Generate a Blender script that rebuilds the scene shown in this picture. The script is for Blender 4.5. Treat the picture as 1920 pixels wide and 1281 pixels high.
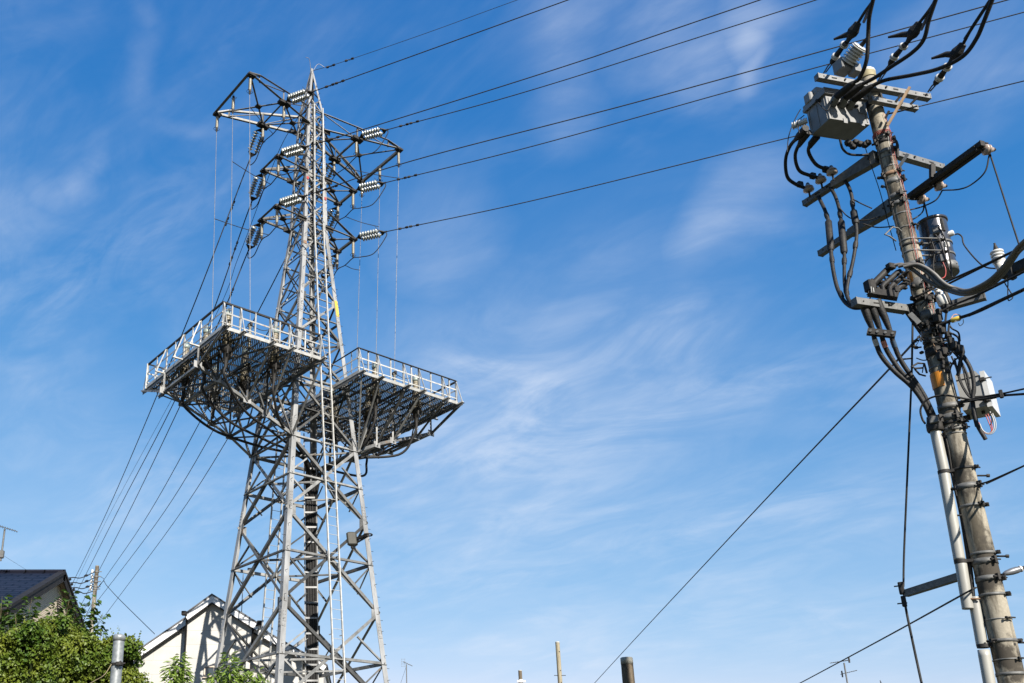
import bpy, math, random
from mathutils import Vector, Matrix, Quaternion

random.seed(7)
R = math.radians
for o in list(bpy.data.objects):
    bpy.data.objects.remove(o)
scene = bpy.context.scene
col = scene.collection

# ------------------------------------------------------------------ camera
# the photograph is a crop of a larger frame: the lens axis meets it left of and below its middle
F_PX, CX, CY, PITCH = 1780.0, 675.0, 893.0, R(19.47)
EYE = Vector((0, 0, 1.6))
FW = Vector((0, math.cos(PITCH), math.sin(PITCH)))
UPV = Vector((0, -math.sin(PITCH), math.cos(PITCH)))
RT = Vector((1, 0, 0))
cam = bpy.data.cameras.new("camera")
cam_o = bpy.data.objects.new("camera", cam)
col.objects.link(cam_o)
cam_o.location = EYE
cam_o.rotation_euler = (R(90) + PITCH, 0, 0)
cam.sensor_width = 36
cam.lens = F_PX / 1920 * 36
cam.shift_x = (960 - CX) / 1920
cam.shift_y = (CY - 640.5) / 1920
cam.clip_start = 0.05
cam.clip_end = 6000
scene.camera = cam_o

def ray(x, y):
    return FW + RT * ((x - CX) / F_PX) + UPV * ((CY - y) / F_PX)
def at_d(x, y, d):
    return EYE + ray(x, y) * d
def at_z(x, y, z):
    r = ray(x, y)
    return EYE + r * ((z - EYE.z) / r.z)
def on_plane(x, y, p0, n):
    r = ray(x, y)
    return EYE + r * ((p0 - EYE).dot(n) / r.dot(n))

# ------------------------------------------------------------------ light
SUN_EL, SUN_AZ = R(33), R(23)          # azimuth: to the right of straight behind the camera
TO_SUN = Vector((math.sin(SUN_AZ) * math.cos(SUN_EL), -math.cos(SUN_AZ) * math.cos(SUN_EL), math.sin(SUN_EL)))
sun = bpy.data.lights.new("sun", 'SUN')
sun.energy = 5.0
sun.angle = R(0.5)
sun.color = (1.0, 0.94, 0.85)
sun_o = bpy.data.objects.new("sun", sun)
col.objects.link(sun_o)
sun_o.location = (20, -30, 60)
sun_o.rotation_euler = TO_SUN.to_track_quat('Z', 'Y').to_euler()

scene.view_settings.view_transform = 'Standard'
scene.view_settings.look = 'None'
scene.view_settings.exposure = 1.265
scene.view_settings.gamma = 1.0

# ------------------------------------------------------------------ sky
world = bpy.data.worlds.new("World")
scene.world = world
world.use_nodes = True
nt = world.node_tree
nt.nodes.clear()
N = nt.nodes.new
L = nt.links.new
w_out = N('ShaderNodeOutputWorld')
w_bg = N('ShaderNodeBackground')
w_bg.inputs['Strength'].default_value = 0.07
L(w_bg.outputs[0], w_out.inputs[0])
sky = N('ShaderNodeTexSky')
sky.sky_type = 'NISHITA'
sky.sun_disc = False
sky.sun_elevation = SUN_EL
sky.sun_rotation = math.atan2(TO_SUN.x, TO_SUN.y)
sky.altitude = 50
sky.air_density = 1.0
sky.dust_density = 0.1
sky.ozone_density = 1.6
w_tc = N('ShaderNodeTexCoord')
DIRV = w_tc.outputs['Generated']

def wmath(op, a, b=None, c=None, clamp=False):
    n = N('ShaderNodeMath')
    n.operation = op
    n.use_clamp = clamp
    for i, s in enumerate((a, b, c)):
        if s is None:
            continue
        if isinstance(s, (int, float)):
            n.inputs[i].default_value = s
        else:
            L(s, n.inputs[i])
    return n.outputs[0]
def wdot(vec):
    n = N('ShaderNodeVectorMath')
    n.operation = 'DOT_PRODUCT'
    L(DIRV, n.inputs[0])
    n.inputs[1].default_value = vec
    return n.outputs['Value']
def wsmooth(val, lo, hi, a=0.0, b=1.0):
    n = N('ShaderNodeMapRange')
    n.interpolation_type = 'SMOOTHSTEP'
    L(val, n.inputs[0])
    for i, s in enumerate((lo, hi, a, b)):
        n.inputs[i + 1].default_value = s
    return n.outputs[0]

# high thin cloud lives on a flat layer overhead: direction / height
w_sep = N('ShaderNodeSeparateXYZ')
L(DIRV, w_sep.inputs[0])
zz = wmath('ADD', w_sep.outputs[2], 0.22)
w_com = N('ShaderNodeCombineXYZ')
L(wmath('DIVIDE', w_sep.outputs[0], zz), w_com.inputs[0])
L(wmath('DIVIDE', w_sep.outputs[1], zz), w_com.inputs[1])
def fib(rot, sx, sy, scale, detail, dist, seed):
    m0 = N('ShaderNodeMapping')                  # turn first, so that x runs along the fibres
    m0.inputs['Rotation'].default_value = (0, 0, -rot)
    L(w_com.outputs[0], m0.inputs[0])
    m = N('ShaderNodeMapping')
    m.inputs['Scale'].default_value = (sx, sy, 1)
    m.inputs['Location'].default_value = (seed, seed * .37, seed * .11)
    L(m0.outputs[0], m.inputs[0])
    n = N('ShaderNodeTexNoise')
    n.inputs['Scale'].default_value = scale
    n.inputs['Detail'].default_value = detail
    n.inputs['Roughness'].default_value = 0.6
    n.inputs['Distortion'].default_value = dist
    L(m.outputs[0], n.inputs['Vector'])
    return n.outputs[0]
n_broad = wsmooth(fib(R(-35), 0.6, 1.1, 2.4, 5, 0.8, 3.1), 0.40, 0.72)
n_fine = wsmooth(fib(R(-38), 0.75, 1.15, 5.0, 9, 1.3, 8.3), 0.30, 0.72)
n_wisp = wsmooth(fib(R(-55), 0.6, 1.6, 4.5, 9, 1.6, 1.7), 0.46, 0.80)
def vmath(op, a, b):
    n = N('ShaderNodeVectorMath')
    n.operation = op
    for i, s in enumerate((a, b)):
        if isinstance(s, tuple):
            n.inputs[i].default_value = s
        elif isinstance(s, (int, float)):
            n.inputs['Scale'].default_value = s
        else:
            L(s, n.inputs[i])
    return n.outputs[0]
def warp(scale, amt, det):
    n = N('ShaderNodeTexNoise')
    n.inputs['Scale'].default_value = scale
    n.inputs['Detail'].default_value = det
    L(w_com.outputs[0], n.inputs['Vector'])
    return vmath('SCALE', vmath('SUBTRACT', n.outputs['Color'], (.5, .5, .5)), amt)
WDIR = vmath('ADD', vmath('ADD', DIRV, warp(2.2, .16, 3)), warp(9.0, .05, 6))
FDIR = vmath('ADD', vmath('ADD', DIRV, warp(6.0, .035, 3)), warp(22.0, .014, 6))
def ndot(v, vec):
    n = N('ShaderNodeVectorMath')
    n.operation = 'DOT_PRODUCT'
    L(v, n.inputs[0])
    n.inputs[1].default_value = vec
    return n.outputs['Value']
def streak(p, q, width, amp):
    """a soft band of cloud between two directions in the sky, its edges pulled about by noise"""
    a, b = ray(*p).normalized(), ray(*q).normalized()
    nrm = a.cross(b).normalized()
    mid = (a + b).normalized()
    along = (b - a).normalized()
    half = (b - a).length / 2
    v = FDIR if width < .022 else WDIR
    d = wmath('ABSOLUTE', ndot(v, nrm))
    across = wsmooth(d, 0.0, width * 1.8, 1.0, 0.0)
    s = wmath('ABSOLUTE', ndot(v, along))
    lng = wsmooth(s, half * 0.1, half * 1.45 + width * .6, 1.0, 0.0)
    return wmath('MULTIPLY', wmath('MULTIPLY', across, lng), amp)
streaks = [streak((680, 930), (1340, 700), .14, .54), streak((880, 700), (1180, 720), .055, .50), streak((1130, 650), (1340, 630), .05, .52),
           streak((1220, 545), (1490, 365), .032, .44), streak((1140, 625), (1195, 590), .010, .35), streak((1180, 860), (1580, 740), .035, .32),
           streak((860, 1235), (1220, 1170), .045, .42), streak((1180, 1130), (1600, 1070), .05, .28), streak((1330, 30), (1400, 80), .022, .42),
           streak((1380, 65), (1436, 85), .014, .45), streak((1437, 80), (1395, 172), .008, .40), streak((985, 170), (1085, 0), .036, .24),
           streak((1000, 170), (1065, 300), .030, .22), streak((1150, 60), (1320, 60), .06, .22), streak((50, 372), (150, 362), .018, .26),
           streak((118, 366), (162, 338), .016, .34), streak((165, 340), (185, 250), .010, .13), streak((250, 195), (275, 60), .012, .22),
           streak((275, 65), (255, -10), .010, .15), streak((0, 50), (190, 44), .012, .06), streak((-20, 400), (40, 460), .04, .26),
           streak((280, 247), (400, 251), .006, .10), streak((1620, 160), (1920, 60), .05, .26), streak((1650, 700), (1920, 560), .07, .26),
           streak((-40, 830), (300, 1020), .12, .26), streak((400, 500), (600, 560), .10, .16), streak((760, 370), (880, 560), .05, .26),
           streak((1450, 960), (1900, 1180), .12, .26)]
tot = streaks[0]
for s_ in streaks[1:]:
    tot = wmath('MAXIMUM', tot, s_)
n_hair = wsmooth(fib(R(-42), 0.6, 1.5, 9.0, 9, 1.6, 5.7), 0.30, 0.72)
detail = wmath('ADD', wmath('MULTIPLY', wmath('MULTIPLY', n_fine, wmath('ADD', wmath('MULTIPLY', n_hair, .25), .75)), 0.55), 0.36)
cl = wmath('MULTIPLY', tot, detail)
veil = wmath('MULTIPLY', wmath('MULTIPLY', n_broad, wmath('ADD', n_fine, n_hair)), 0.13)
wis = wmath('MULTIPLY', n_wisp, 0.035)
low = wmath('MULTIPLY', wsmooth(w_sep.outputs[2], 0.12, 0.55, 1.0, 0.0), 0.08)
cl = wmath('ADD', wmath('ADD', cl, veil), wmath('ADD', low, wis), clamp=True)
w_mix = N('ShaderNodeMix')
w_mix.data_type = 'RGBA'
L(cl, w_mix.inputs[0])
w_rgb = N('ShaderNodeSeparateColor')
L(sky.outputs[0], w_rgb.inputs[0])
w_grade = N('ShaderNodeCombineColor')
for i, (k, g) in enumerate(((.285, 1.66), (.93, .83), (2.22, .456))):
    L(wmath('MULTIPLY', wmath('POWER', w_rgb.outputs[i], g), k), w_grade.inputs[i])
L(w_grade.outputs[0], w_mix.inputs[6])
w_mix.inputs[7].default_value = (4.6, 5.1, 5.95, 1)
L(w_mix.outputs[2], w_bg.inputs[0])

# ------------------------------------------------------------------ mesh builder
ORG = {}

class MB:
    def __init__(self):
        self.v, self.f, self.s = [], [], []
    def add(self, vs, fs, smooth=False):
        b = len(self.v)
        self.v += [tuple(p) for p in vs]
        self.f += [tuple(i + b for i in f) for f in fs]
        self.s += [smooth] * len(fs)
    def hexa(self, p):
        self.add(p, [(0, 3, 2, 1), (4, 5, 6, 7), (0, 1, 5, 4), (1, 2, 6, 5), (2, 3, 7, 6), (3, 0, 4, 7)])
    def box(self, c, ax, ay, az, hx, hy, hz):
        c = Vector(c)
        x, y, z = ax * hx, ay * hy, az * hz
        self.hexa([c - x - y - z, c + x - y - z, c + x + y - z, c - x + y - z,
                   c - x - y + z, c + x - y + z, c + x + y + z, c - x + y + z])
    def bevbox(self, c, ax, ay, az, hx, hy, hz, b):
        """box with chamfered upright edges and chamfered rims"""
        c = Vector(c)
        pts = []
        def ring(k, zz):
            o = []
            for sx, sy in ((1, 1), (-1, 1), (-1, -1), (1, -1)):
                a, d = hx - k, hy - k
                if sx * sy > 0:
                    o += [(sx * a, sy * (d - b)), (sx * (a - b), sy * d)]
                else:
                    o += [(sx * (a - b), sy * d), (sx * a, sy * (d - b))]
            return [c + ax * x + ay * y + az * zz for x, y in o]
        rings = [ring(b, -hz), ring(0, -hz + b), ring(0, hz - b), ring(b, hz)]
        vs = [p for r_ in rings for p in r_]
        fs = [tuple(range(7, -1, -1)), tuple(range(24, 32))]
        for k in range(3):
            for i in range(8):
                j = (i + 1) % 8
                fs.append((k * 8 + i, k * 8 + j, k * 8 + 8 + j, k * 8 + 8 + i))
        self.add(vs, fs)
    def beam(self, p0, p1, w, h, up=None):
        p0, p1 = Vector(p0), Vector(p1)
        d = (p1 - p0)
        ln = d.length
        if ln < 1e-6:
            return
        d /= ln
        up = Vector(up) if up is not None else Vector((0, 0, 1))
        if abs(d.dot(up)) > .98 * up.length:
            up = Vector((1, 0, 0))
        s = d.cross(up).normalized()
        u = s.cross(d)
        self.box((p0 + p1) / 2, d, s, u, ln / 2, w / 2, h / 2)
    def angle(self, p0, p1, w, t, a, b):
        """L section: heel along p0-p1, flanges of width w towards a and b"""
        p0, p1 = Vector(p0), Vector(p1)
        d = (p1 - p0).normalized()
        a = (a - d * a.dot(d)).normalized()
        b = b - d * b.dot(d)
        b = (b - a * b.dot(a)).normalized()
        prof = [(0, 0), (w, 0), (w, t), (t, t), (t, w), (0, w)]
        vs = [p + a * x + b * y for p in (p0, p1) for x, y in prof]
        fs = [(0, 1, 2, 3), (0, 3, 4, 5), (9, 8, 7, 6), (11, 10, 9, 6)]
        for i in range(6):
            j = (i + 1) % 6
            fs.append((i, i + 6, j + 6, j))
        self.add(vs, fs)
    def channel(self, p0, p1, w, h, t, up, side):
        """C section of height h (up) and depth w (towards side)"""
        p0, p1 = Vector(p0), Vector(p1)
        d = (p1 - p0).normalized()
        up = (up - d * up.dot(d)).normalized()
        side = side - d * side.dot(d)
        side = (side - up * side.dot(up)).normalized()
        prof = [(0, -h / 2), (w, -h / 2), (w, -h / 2 + t), (t, -h / 2 + t), (t, h / 2 - t), (w, h / 2 - t), (w, h / 2), (0, h / 2)]
        vs = [p + side * x + up * y for p in (p0, p1) for x, y in prof]
        fs = [(0, 1, 2, 3), (0, 3, 4, 7), (4, 5, 6, 7), (11, 10, 9, 8), (15, 12, 11, 8), (15, 14, 13, 12)]
        for i in range(8):
            j = (i + 1) % 8
            fs.append((i, i + 8, j + 8, j))
        self.add(vs, fs)
    def tube(self, pts, r, n=6, closed=False):
        pts = [Vector(p) for p in pts]
        m = len(pts)
        rs = r if isinstance(r, (list, tuple)) else [r] * m
        vs, fs = [], []
        nrm = None
        for i in range(m):
            if closed:
                t = (pts[(i + 1) % m] - pts[i - 1])
            else:
                t = pts[min(i + 1, m - 1)] - pts[max(i - 1, 0)]
            t = t.normalized() if t.length > 1e-9 else Vector((0, 0, 1))
            if nrm is None:
                h = Vector((0, 0, 1)) if abs(t.z) < .9 else Vector((1, 0, 0))
                nrm = t.cross(h).normalized()
            else:
                nrm = (nrm - t * nrm.dot(t)).normalized()
            b = t.cross(nrm)
            for k in range(n):
                a = 2 * math.pi * k / n
                vs.append(pts[i] + (nrm * math.cos(a) + b * math.sin(a)) * rs[i])
        rng = m if closed else m - 1
        for i in range(rng):
            for k in range(n):
                k2 = (k + 1) % n
                i2 = (i + 1) % m
                fs.append((i * n + k, i * n + k2, i2 * n + k2, i2 * n + k))
        self.add(vs, fs, True)
        if not closed:
            self.add([vs[k] for k in range(n)], [tuple(range(n - 1, -1, -1))])
            self.add([vs[(m - 1) * n + k] for k in range(n)], [tuple(range(n))])
    def lathe(self, p0, axis, prof, n=12, flat=False, ref=None):
        """profile of (distance along axis, radius)"""
        p0, d = Vector(p0), Vector(axis).normalized()
        h = ref if ref is not None else (Vector((0, 0, 1)) if abs(d.z) < .9 else Vector((1, 0, 0)))
        a = d.cross(h).normalized()
        b = d.cross(a)
        vs, fs = [], []
        for t, r in prof:
            for k in range(n):
                q = 2 * math.pi * k / n
                vs.append(p0 + d * t + (a * math.cos(q) + b * math.sin(q)) * max(r, 1e-4))
        for i in range(len(prof) - 1):
            for k in range(n):
                k2 = (k + 1) % n
                fs.append((i * n + k, i * n + k2, i * n + n + k2, i * n + n + k))
        self.add(vs, fs, not flat)
        m = len(prof)
        self.add(vs[:n], [tuple(range(n - 1, -1, -1))])
        self.add(vs[(m - 1) * n:], [tuple(range(n))])
    def ring(self, c, axis, r, tr, n=16, k=5, ref=None):
        c, d = Vector(c), Vector(axis).normalized()
        h = Vector((0, 0, 1)) if abs(d.z) < .9 else Vector((1, 0, 0))
        a = d.cross(h).normalized()
        b = d.cross(a)
        self.tube([c + (a * math.cos(2 * math.pi * i / n) + b * math.sin(2 * math.pi * i / n)) * r for i in range(n)], tr, k, True)
    def quad(self, a, b, c, d):
        self.add([a, b, c, d], [(0, 1, 2, 3)])
    def prism(self, poly, off):
        """planar polygon (list of points) extruded by the vector off"""
        poly = [Vector(p) for p in poly]
        n = len(poly)
        vs = poly + [p + off for p in poly]
        fs = [tuple(range(n - 1, -1, -1)), tuple(range(n, 2 * n))]
        for i in range(n):
            j = (i + 1) % n
            fs.append((i, j, n + j, n + i))
        self.add(vs, fs)
    def build(self, name, m, parent=None, label=None, kind=None):
        root = parent
        org = Vector((0, 0, 0))
        if parent is not None:
            org = ORG[parent.name]
        me = bpy.data.meshes.new(name)
        me.from_pydata([(p[0] - org.x, p[1] - org.y, p[2] - org.z) for p in self.v], [], self.f)
        me.polygons.foreach_set('use_smooth', self.s)
        me.materials.append(m)
        me.update()
        o = bpy.data.objects.new(name, me)
        col.objects.link(o)
        if parent is not None:
            o.parent = parent
        ORG[o.name] = org.copy()
        if label:
            o['label'] = label
        if kind:
            o['kind'] = kind
        return o

def thing(name, loc, label, cat, group=None):
    o = bpy.data.objects.new(name, None)
    o.empty_display_size = .2
    col.objects.link(o)
    o.location = loc
    ORG[o.name] = Vector(loc)
    o['label'] = label
    o['category'] = cat
    if group:
        o['group'] = group
    return o
def tag(o, label, cat, group=None):
    o['label'] = label
    o['category'] = cat
    if group:
        o['group'] = group
    return o
def solo(mb, name, m, label, cat, group=None):
    return tag(mb.build(name, m), label, cat, group)
def copy_tree(o, parent=None):
    c = o.copy()
    col.objects.link(c)
    if parent is not None:
        c.parent = parent
    for ch in list(o.children):
        copy_tree(ch, c)
    return c
def curve(pts, k=8):
    """smooth path through points"""
    p = [Vector(q) for q in pts]
    if len(p) < 3:
        return p
    out = []
    e = [p[0] * 2 - p[1]] + p + [p[-1] * 2 - p[-2]]
    for i in range(1, len(e) - 2):
        a, b, c, d = e[i - 1], e[i], e[i + 1], e[i + 2]
        for j in range(k):
            t = j / k
            out.append(.5 * ((2 * b) + (c - a) * t + (2 * a - 5 * b + 4 * c - d) * t * t + (3 * b - a - 3 * c + d) * t ** 3))
    out.append(p[-1])
    return out

# ------------------------------------------------------------------ materials
def mat(name, c1, c2=None, rough=.6, metal=0.0, scale=6.0, stretch=(1, 1, 1), lo=.35, hi=.65, c3=None, s3=20.0, f3=.6,
        bump=0.0, bscale=40.0, spec=.5, coat=0.0, vary=0.0):
    m = bpy.data.materials.new(name)
    m.use_nodes = True
    t = m.node_tree
    b = t.nodes['Principled BSDF']
    b.inputs['Roughness'].default_value = rough
    b.inputs['Metallic'].default_value = metal
    b.inputs['Specular IOR Level'].default_value = spec
    b.inputs['Coat Weight'].default_value = coat
    tc = t.nodes.new('ShaderNodeTexCoord')
    mp = t.nodes.new('ShaderNodeMapping')
    mp.inputs['Scale'].default_value = stretch
    t.links.new(tc.outputs['Object'], mp.inputs[0])
    if c2 is None:
        c2 = tuple(x * .8 for x in c1)
    def layer(sc, lo_, hi_):
        n = t.nodes.new('ShaderNodeTexNoise')
        n.inputs['Scale'].default_value = sc
        n.inputs['Detail'].default_value = 7
        n.inputs['Roughness'].default_value = .65
        t.links.new(mp.outputs[0], n.inputs['Vector'])
        r = t.nodes.new('ShaderNodeMapRange')
        r.inputs[1].default_value = lo_
        r.inputs[2].default_value = hi_
        t.links.new(n.outputs[0], r.inputs[0])
        return r.outputs[0]
    mx = t.nodes.new('ShaderNodeMix')
    mx.data_type = 'RGBA'
    t.links.new(layer(scale, lo, hi), mx.inputs[0])
    mx.inputs[6].default_value = (*c1, 1)
    mx.inputs[7].default_value = (*c2, 1)
    outc = mx.outputs[2]
    if vary > 0:
        oi = t.nodes.new('ShaderNodeObjectInfo')
        vr = t.nodes.new('ShaderNodeMapRange')
        vr.inputs[3].default_value = 1 - vary
        vr.inputs[4].default_value = 1 + vary
        t.links.new(oi.outputs['Random'], vr.inputs[0])
        vm = t.nodes.new('ShaderNodeMix')
        vm.data_type = 'RGBA'
        vm.blend_type = 'MULTIPLY'
        vm.inputs[0].default_value = 1
        t.links.new(outc, vm.inputs[6])
        t.links.new(vr.outputs[0], vm.inputs[7])
        outc = vm.outputs[2]
    if c3 is not None:
        m3 = t.nodes.new('ShaderNodeMix')
        m3.data_type = 'RGBA'
        t.links.new(layer(s3, f3, f3 + .12), m3.inputs[0])
        t.links.new(outc, m3.inputs[6])
        m3.inputs[7].default_value = (*c3, 1)
        outc = m3.outputs[2]
    t.links.new(outc, b.inputs['Base Color'])
    if bump > 0:
        bn = t.nodes.new('ShaderNodeTexNoise')
        bn.inputs['Scale'].default_value = bscale
        bn.inputs['Detail'].default_value = 4
        t.links.new(mp.outputs[0], bn.inputs['Vector'])
        bp = t.nodes.new('ShaderNodeBump')
        bp.inputs['Strength'].default_value = bump
        bp.inputs['Distance'].default_value = .01
        t.links.new(bn.outputs[0], bp.inputs['Height'])
        t.links.new(bp.outputs[0], b.inputs['Normal'])
    return m

M = {}
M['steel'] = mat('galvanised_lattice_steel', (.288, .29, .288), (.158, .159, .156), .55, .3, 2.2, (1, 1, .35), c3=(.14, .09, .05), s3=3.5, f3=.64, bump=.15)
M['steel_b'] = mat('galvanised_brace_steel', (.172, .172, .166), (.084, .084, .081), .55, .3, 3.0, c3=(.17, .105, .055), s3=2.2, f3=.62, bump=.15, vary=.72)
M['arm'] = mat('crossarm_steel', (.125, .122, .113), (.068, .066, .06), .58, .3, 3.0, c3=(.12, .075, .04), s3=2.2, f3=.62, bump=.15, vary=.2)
M['rail'] = mat('galvanised_rail_steel', (.40, .395, .375), (.26, .255, .235), .5, .25, 5.0, c3=(.24, .155, .085), s3=2.0, f3=.62, vary=.2)
M['galv'] = mat('galvanised_pole_hardware', (.125, .125, .120), (.07, .07, .067), .62, .25, 18, c3=(.11, .09, .07), s3=30, f3=.66, bump=.1)
M['galv_lt'] = mat('galvanised_arm', (.165, .165, .16), (.10, .10, .097), .5, .3, 14, c3=(.17, .13, .09), s3=16, f3=.68)
M['dark_metal'] = mat('dark_weathered_metal', (.013, .0125, .012), (.030, .027, .024), .65, .1, 20, spec=.25)
M['rust'] = mat('rusty_steel', (.22, .13, .07), (.12, .075, .05), .8, .1, 20)
M['disc'] = mat('glazed_grey_porcelain', (.235, .25, .24), (.165, .18, .172), .16, .0, 9, coat=.3)
M['rod'] = mat('dusty_beige_porcelain', (.235, .215, .165), (.17, .155, .118), .35, .0, 7, coat=.15)
M['bush'] = mat('brown_terminal_porcelain', (.20, .175, .125), (.13, .11, .075), .4, .0, 8)
M['bushcap'] = mat('terminal_cap', (.20, .24, .21), (.12, .14, .13), .5, .2, 14)
M['wire'] = mat('weathered_conductor', (.014, .014, .0135), (.028, .027, .026), .7, .0, 9, spec=.2)
M['wire_lt'] = mat('bare_aluminium_wire', (.20, .20, .20), (.11, .11, .11), .5, .3, 9)
M['rubber'] = mat('black_cable_sheath', (.009, .009, .0095), (.022, .021, .020), .6, .0, 12, bump=.35, bscale=45, spec=.22)
M['sheath_grey'] = mat('grey_cable_sheath', (.105, .10, .09), (.065, .06, .055), .55, .0, 7)
M['porc'] = mat('white_porcelain', (.52, .52, .50), (.42, .41, .39), .18, .0, 14, coat=.3)
M['porc_pink'] = mat('old_pin_porcelain', (.34, .28, .235), (.22, .165, .135), .25, .0, 30)
M['red'] = mat('red_insulated_wire', (.34, .035, .03), (.22, .03, .025), .5)
M['white'] = mat('white_insulated_wire', (.36, .36, .34), (.26, .26, .25), .5)
M['pink'] = mat('pink_marking_tape', (.62, .27, .22), (.5, .2, .17), .6)
M['blue'] = mat('dark_blue_marking_tape', (.03, .06, .10), (.02, .04, .07), .6)
M['yellow'] = mat('yellow_plate_enamel', (.48, .35, .045), (.40, .28, .03), .5, 0, 6)
M['orange'] = mat('orange_plate_enamel', (.50, .185, .006), (.42, .14, .005), .5, 0, 8)
M['pvc'] = mat('ivory_pvc_pipe', (.285, .28, .25), (.215, .21, .19), .45, .0, 3, (1, 1, .3), c3=(.17, .16, .135), s3=6, f3=.68)
M['tank'] = mat('grey_painted_tank', (.040, .040, .046), (.030, .030, .034), .22, .1, 6, coat=.5)
M['switch'] = mat('grey_painted_switch_case', (.175, .175, .17), (.13, .13, .127), .5, 0, 7, c3=(.13, .105, .08), s3=9, f3=.7)
M['cabinet'] = mat('pale_grey_cabinet_paint', (.25, .248, .235), (.21, .208, .2), .45, 0, 6, c3=(.17, .16, .14), s3=10, f3=.7)
M['wood'] = mat('pale_varnished_stick', (.42, .29, .18), (.34, .22, .13), .6, 0, 10, (1, 1, .2))
M['lamp'] = mat('lamp_housing_grey', (.13, .135, .145), (.10, .105, .11), .4, .3, 8)
M['pipe'] = mat('galvanised_fence_pipe', (.25, .265, .27), (.165, .18, .185), .42, .4, 26, lo=.4, hi=.6, c3=(.11, .115, .12), s3=50, f3=.66)

def concrete(name, base, dark, light, streak, f3=.56):
    """cement with long vertical stains, darker patches and fine grain"""
    m = bpy.data.materials.new(name)
    m.use_nodes = True
    t = m.node_tree
    b = t.nodes['Principled BSDF']
    b.inputs['Roughness'].default_value = .85
    b.inputs['Specular IOR Level'].default_value = .25
    tc = t.nodes.new('ShaderNodeTexCoord')
    def noise(sc, stretch, lo, hi, det=8, loc=0.0):
        mp = t.nodes.new('ShaderNodeMapping')
        mp.inputs['Scale'].default_value = stretch
        mp.inputs['Location'].default_value = (loc, loc, loc)
        t.links.new(tc.outputs['Object'], mp.inputs[0])
        n = t.nodes.new('ShaderNodeTexNoise')
        n.inputs['Scale'].default_value = sc
        n.inputs['Detail'].default_value = det
        n.inputs['Roughness'].default_value = .7
        t.links.new(mp.outputs[0], n.inputs['Vector'])
        r = t.nodes.new('ShaderNodeMapRange')
        r.interpolation_type = 'SMOOTHSTEP'
        r.inputs[1].default_value = lo
        r.inputs[2].default_value = hi
        t.links.new(n.outputs[0], r.inputs[0])
        return r.outputs[0], n.outputs[0]
    def mix(fac, a, c):
        x = t.nodes.new('ShaderNodeMix')
        x.data_type = 'RGBA'
        t.links.new(fac, x.inputs[0])
        if isinstance(a, tuple):
            x.inputs[6].default_value = (*a, 1)
        else:
            t.links.new(a, x.inputs[6])
        x.inputs[7].default_value = (*c, 1)
        return x.outputs[2]
    g, graw = noise(38, (1, 1, 1), .35, .7)
    s1, _ = noise(6, (1, 1, .12), .46, .60, loc=2.0)
    s2, _ = noise(2.0, (1, 1, .7), f3, f3 + .12, loc=7.0)
    s3, _ = noise(9, (1, 1, .10), .60, .72, loc=4.0)
    c = mix(g, base, light)
    c = mix(s1, c, streak)
    c = mix(s2, c, dark)
    c = mix(s3, c, tuple(x * 1.1 for x in light))
    t.links.new(c, b.inputs['Base Color'])
    bp = t.nodes.new('ShaderNodeBump')
    bp.inputs['Strength'].default_value = .25
    bp.inputs['Distance'].default_value = .006
    t.links.new(graw, bp.inputs['Height'])
    t.links.new(bp.outputs[0], b.inputs['Normal'])
    return m
M['concrete'] = concrete('weathered_pole_concrete', (.215, .192, .150), (.042, .036, .028), (.270, .243, .192), (.075, .064, .046), .49)  # wide dark patches: stains, with shadows of the hardware painted in
M['post_dark'] = concrete('sooty_post_concrete', (.085, .066, .044), (.030, .025, .018), (.12, .095, .066), (.05, .04, .028))
M['post_pale'] = concrete('mossy_post_concrete', (.20, .172, .115), (.085, .072, .045), (.26, .23, .17), (.13, .11, .068))
M['post_cap'] = concrete('pale_cap_cement', (.30, .29, .255), (.17, .165, .14), (.38, .37, .33), (.22, .21, .18))

def leafmat(name, c1, c2, c3, rough=.5):
    m = bpy.data.materials.new(name)
    m.use_nodes = True
    t = m.node_tree
    b = t.nodes['Principled BSDF']
    b.inputs['Roughness'].default_value = rough
    b.inputs['Specular IOR Level'].default_value = .35
    geo = t.nodes.new('ShaderNodeNewGeometry')
    tc = t.nodes.new('ShaderNodeTexCoord')
    n = t.nodes.new('ShaderNodeTexNoise')
    n.inputs['Scale'].default_value = 2.6
    n.inputs['Detail'].default_value = 3
    t.links.new(tc.outputs['Object'], n.inputs['Vector'])
    rr = t.nodes.new('ShaderNodeMapRange')
    rr.inputs[1].default_value = .38
    rr.inputs[2].default_value = .64
    t.links.new(n.outputs[0], rr.inputs[0])
    a = t.nodes.new('ShaderNodeMix')
    a.data_type = 'RGBA'
    t.links.new(geo.outputs['Random Per Island'], a.inputs[0])
    a.inputs[6].default_value = (*c1, 1)
    a.inputs[7].default_value = (*c2, 1)
    d = t.nodes.new('ShaderNodeMix')
    d.data_type = 'RGBA'
    t.links.new(rr.outputs[0], d.inputs[0])
    t.links.new(a.outputs[2], d.inputs[6])
    d.inputs[7].default_value = (*c3, 1)
    t.links.new(d.outputs[2], b.inputs['Base Color'])
    tr = t.nodes.new('ShaderNodeBsdfTranslucent')
    t.links.new(d.outputs[2], tr.inputs[0])
    ms = t.nodes.new('ShaderNodeMixShader')
    ms.inputs[0].default_value = .28
    t.links.new(b.outputs[0], ms.inputs[1])
    t.links.new(tr.outputs[0], ms.inputs[2])
    t.links.new(ms.outputs[0], t.nodes['Material Output'].inputs[0])
    return m
M['ivy'] = leafmat('ivy_leaves', (.034, .078, .007), (.074, .124, .011), (.120, .145, .014))
M['fig'] = leafmat('mulberry_leaves', (.030, .066, .010), (.065, .115, .016), (.05, .09, .013))
M['peach'] = leafmat('peach_leaves', (.10, .17, .025), (.19, .26, .05), (.13, .20, .03))
M['twig'] = mat('green_brown_twig', (.10, .085, .04), (.07, .055, .03), .8)
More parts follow.
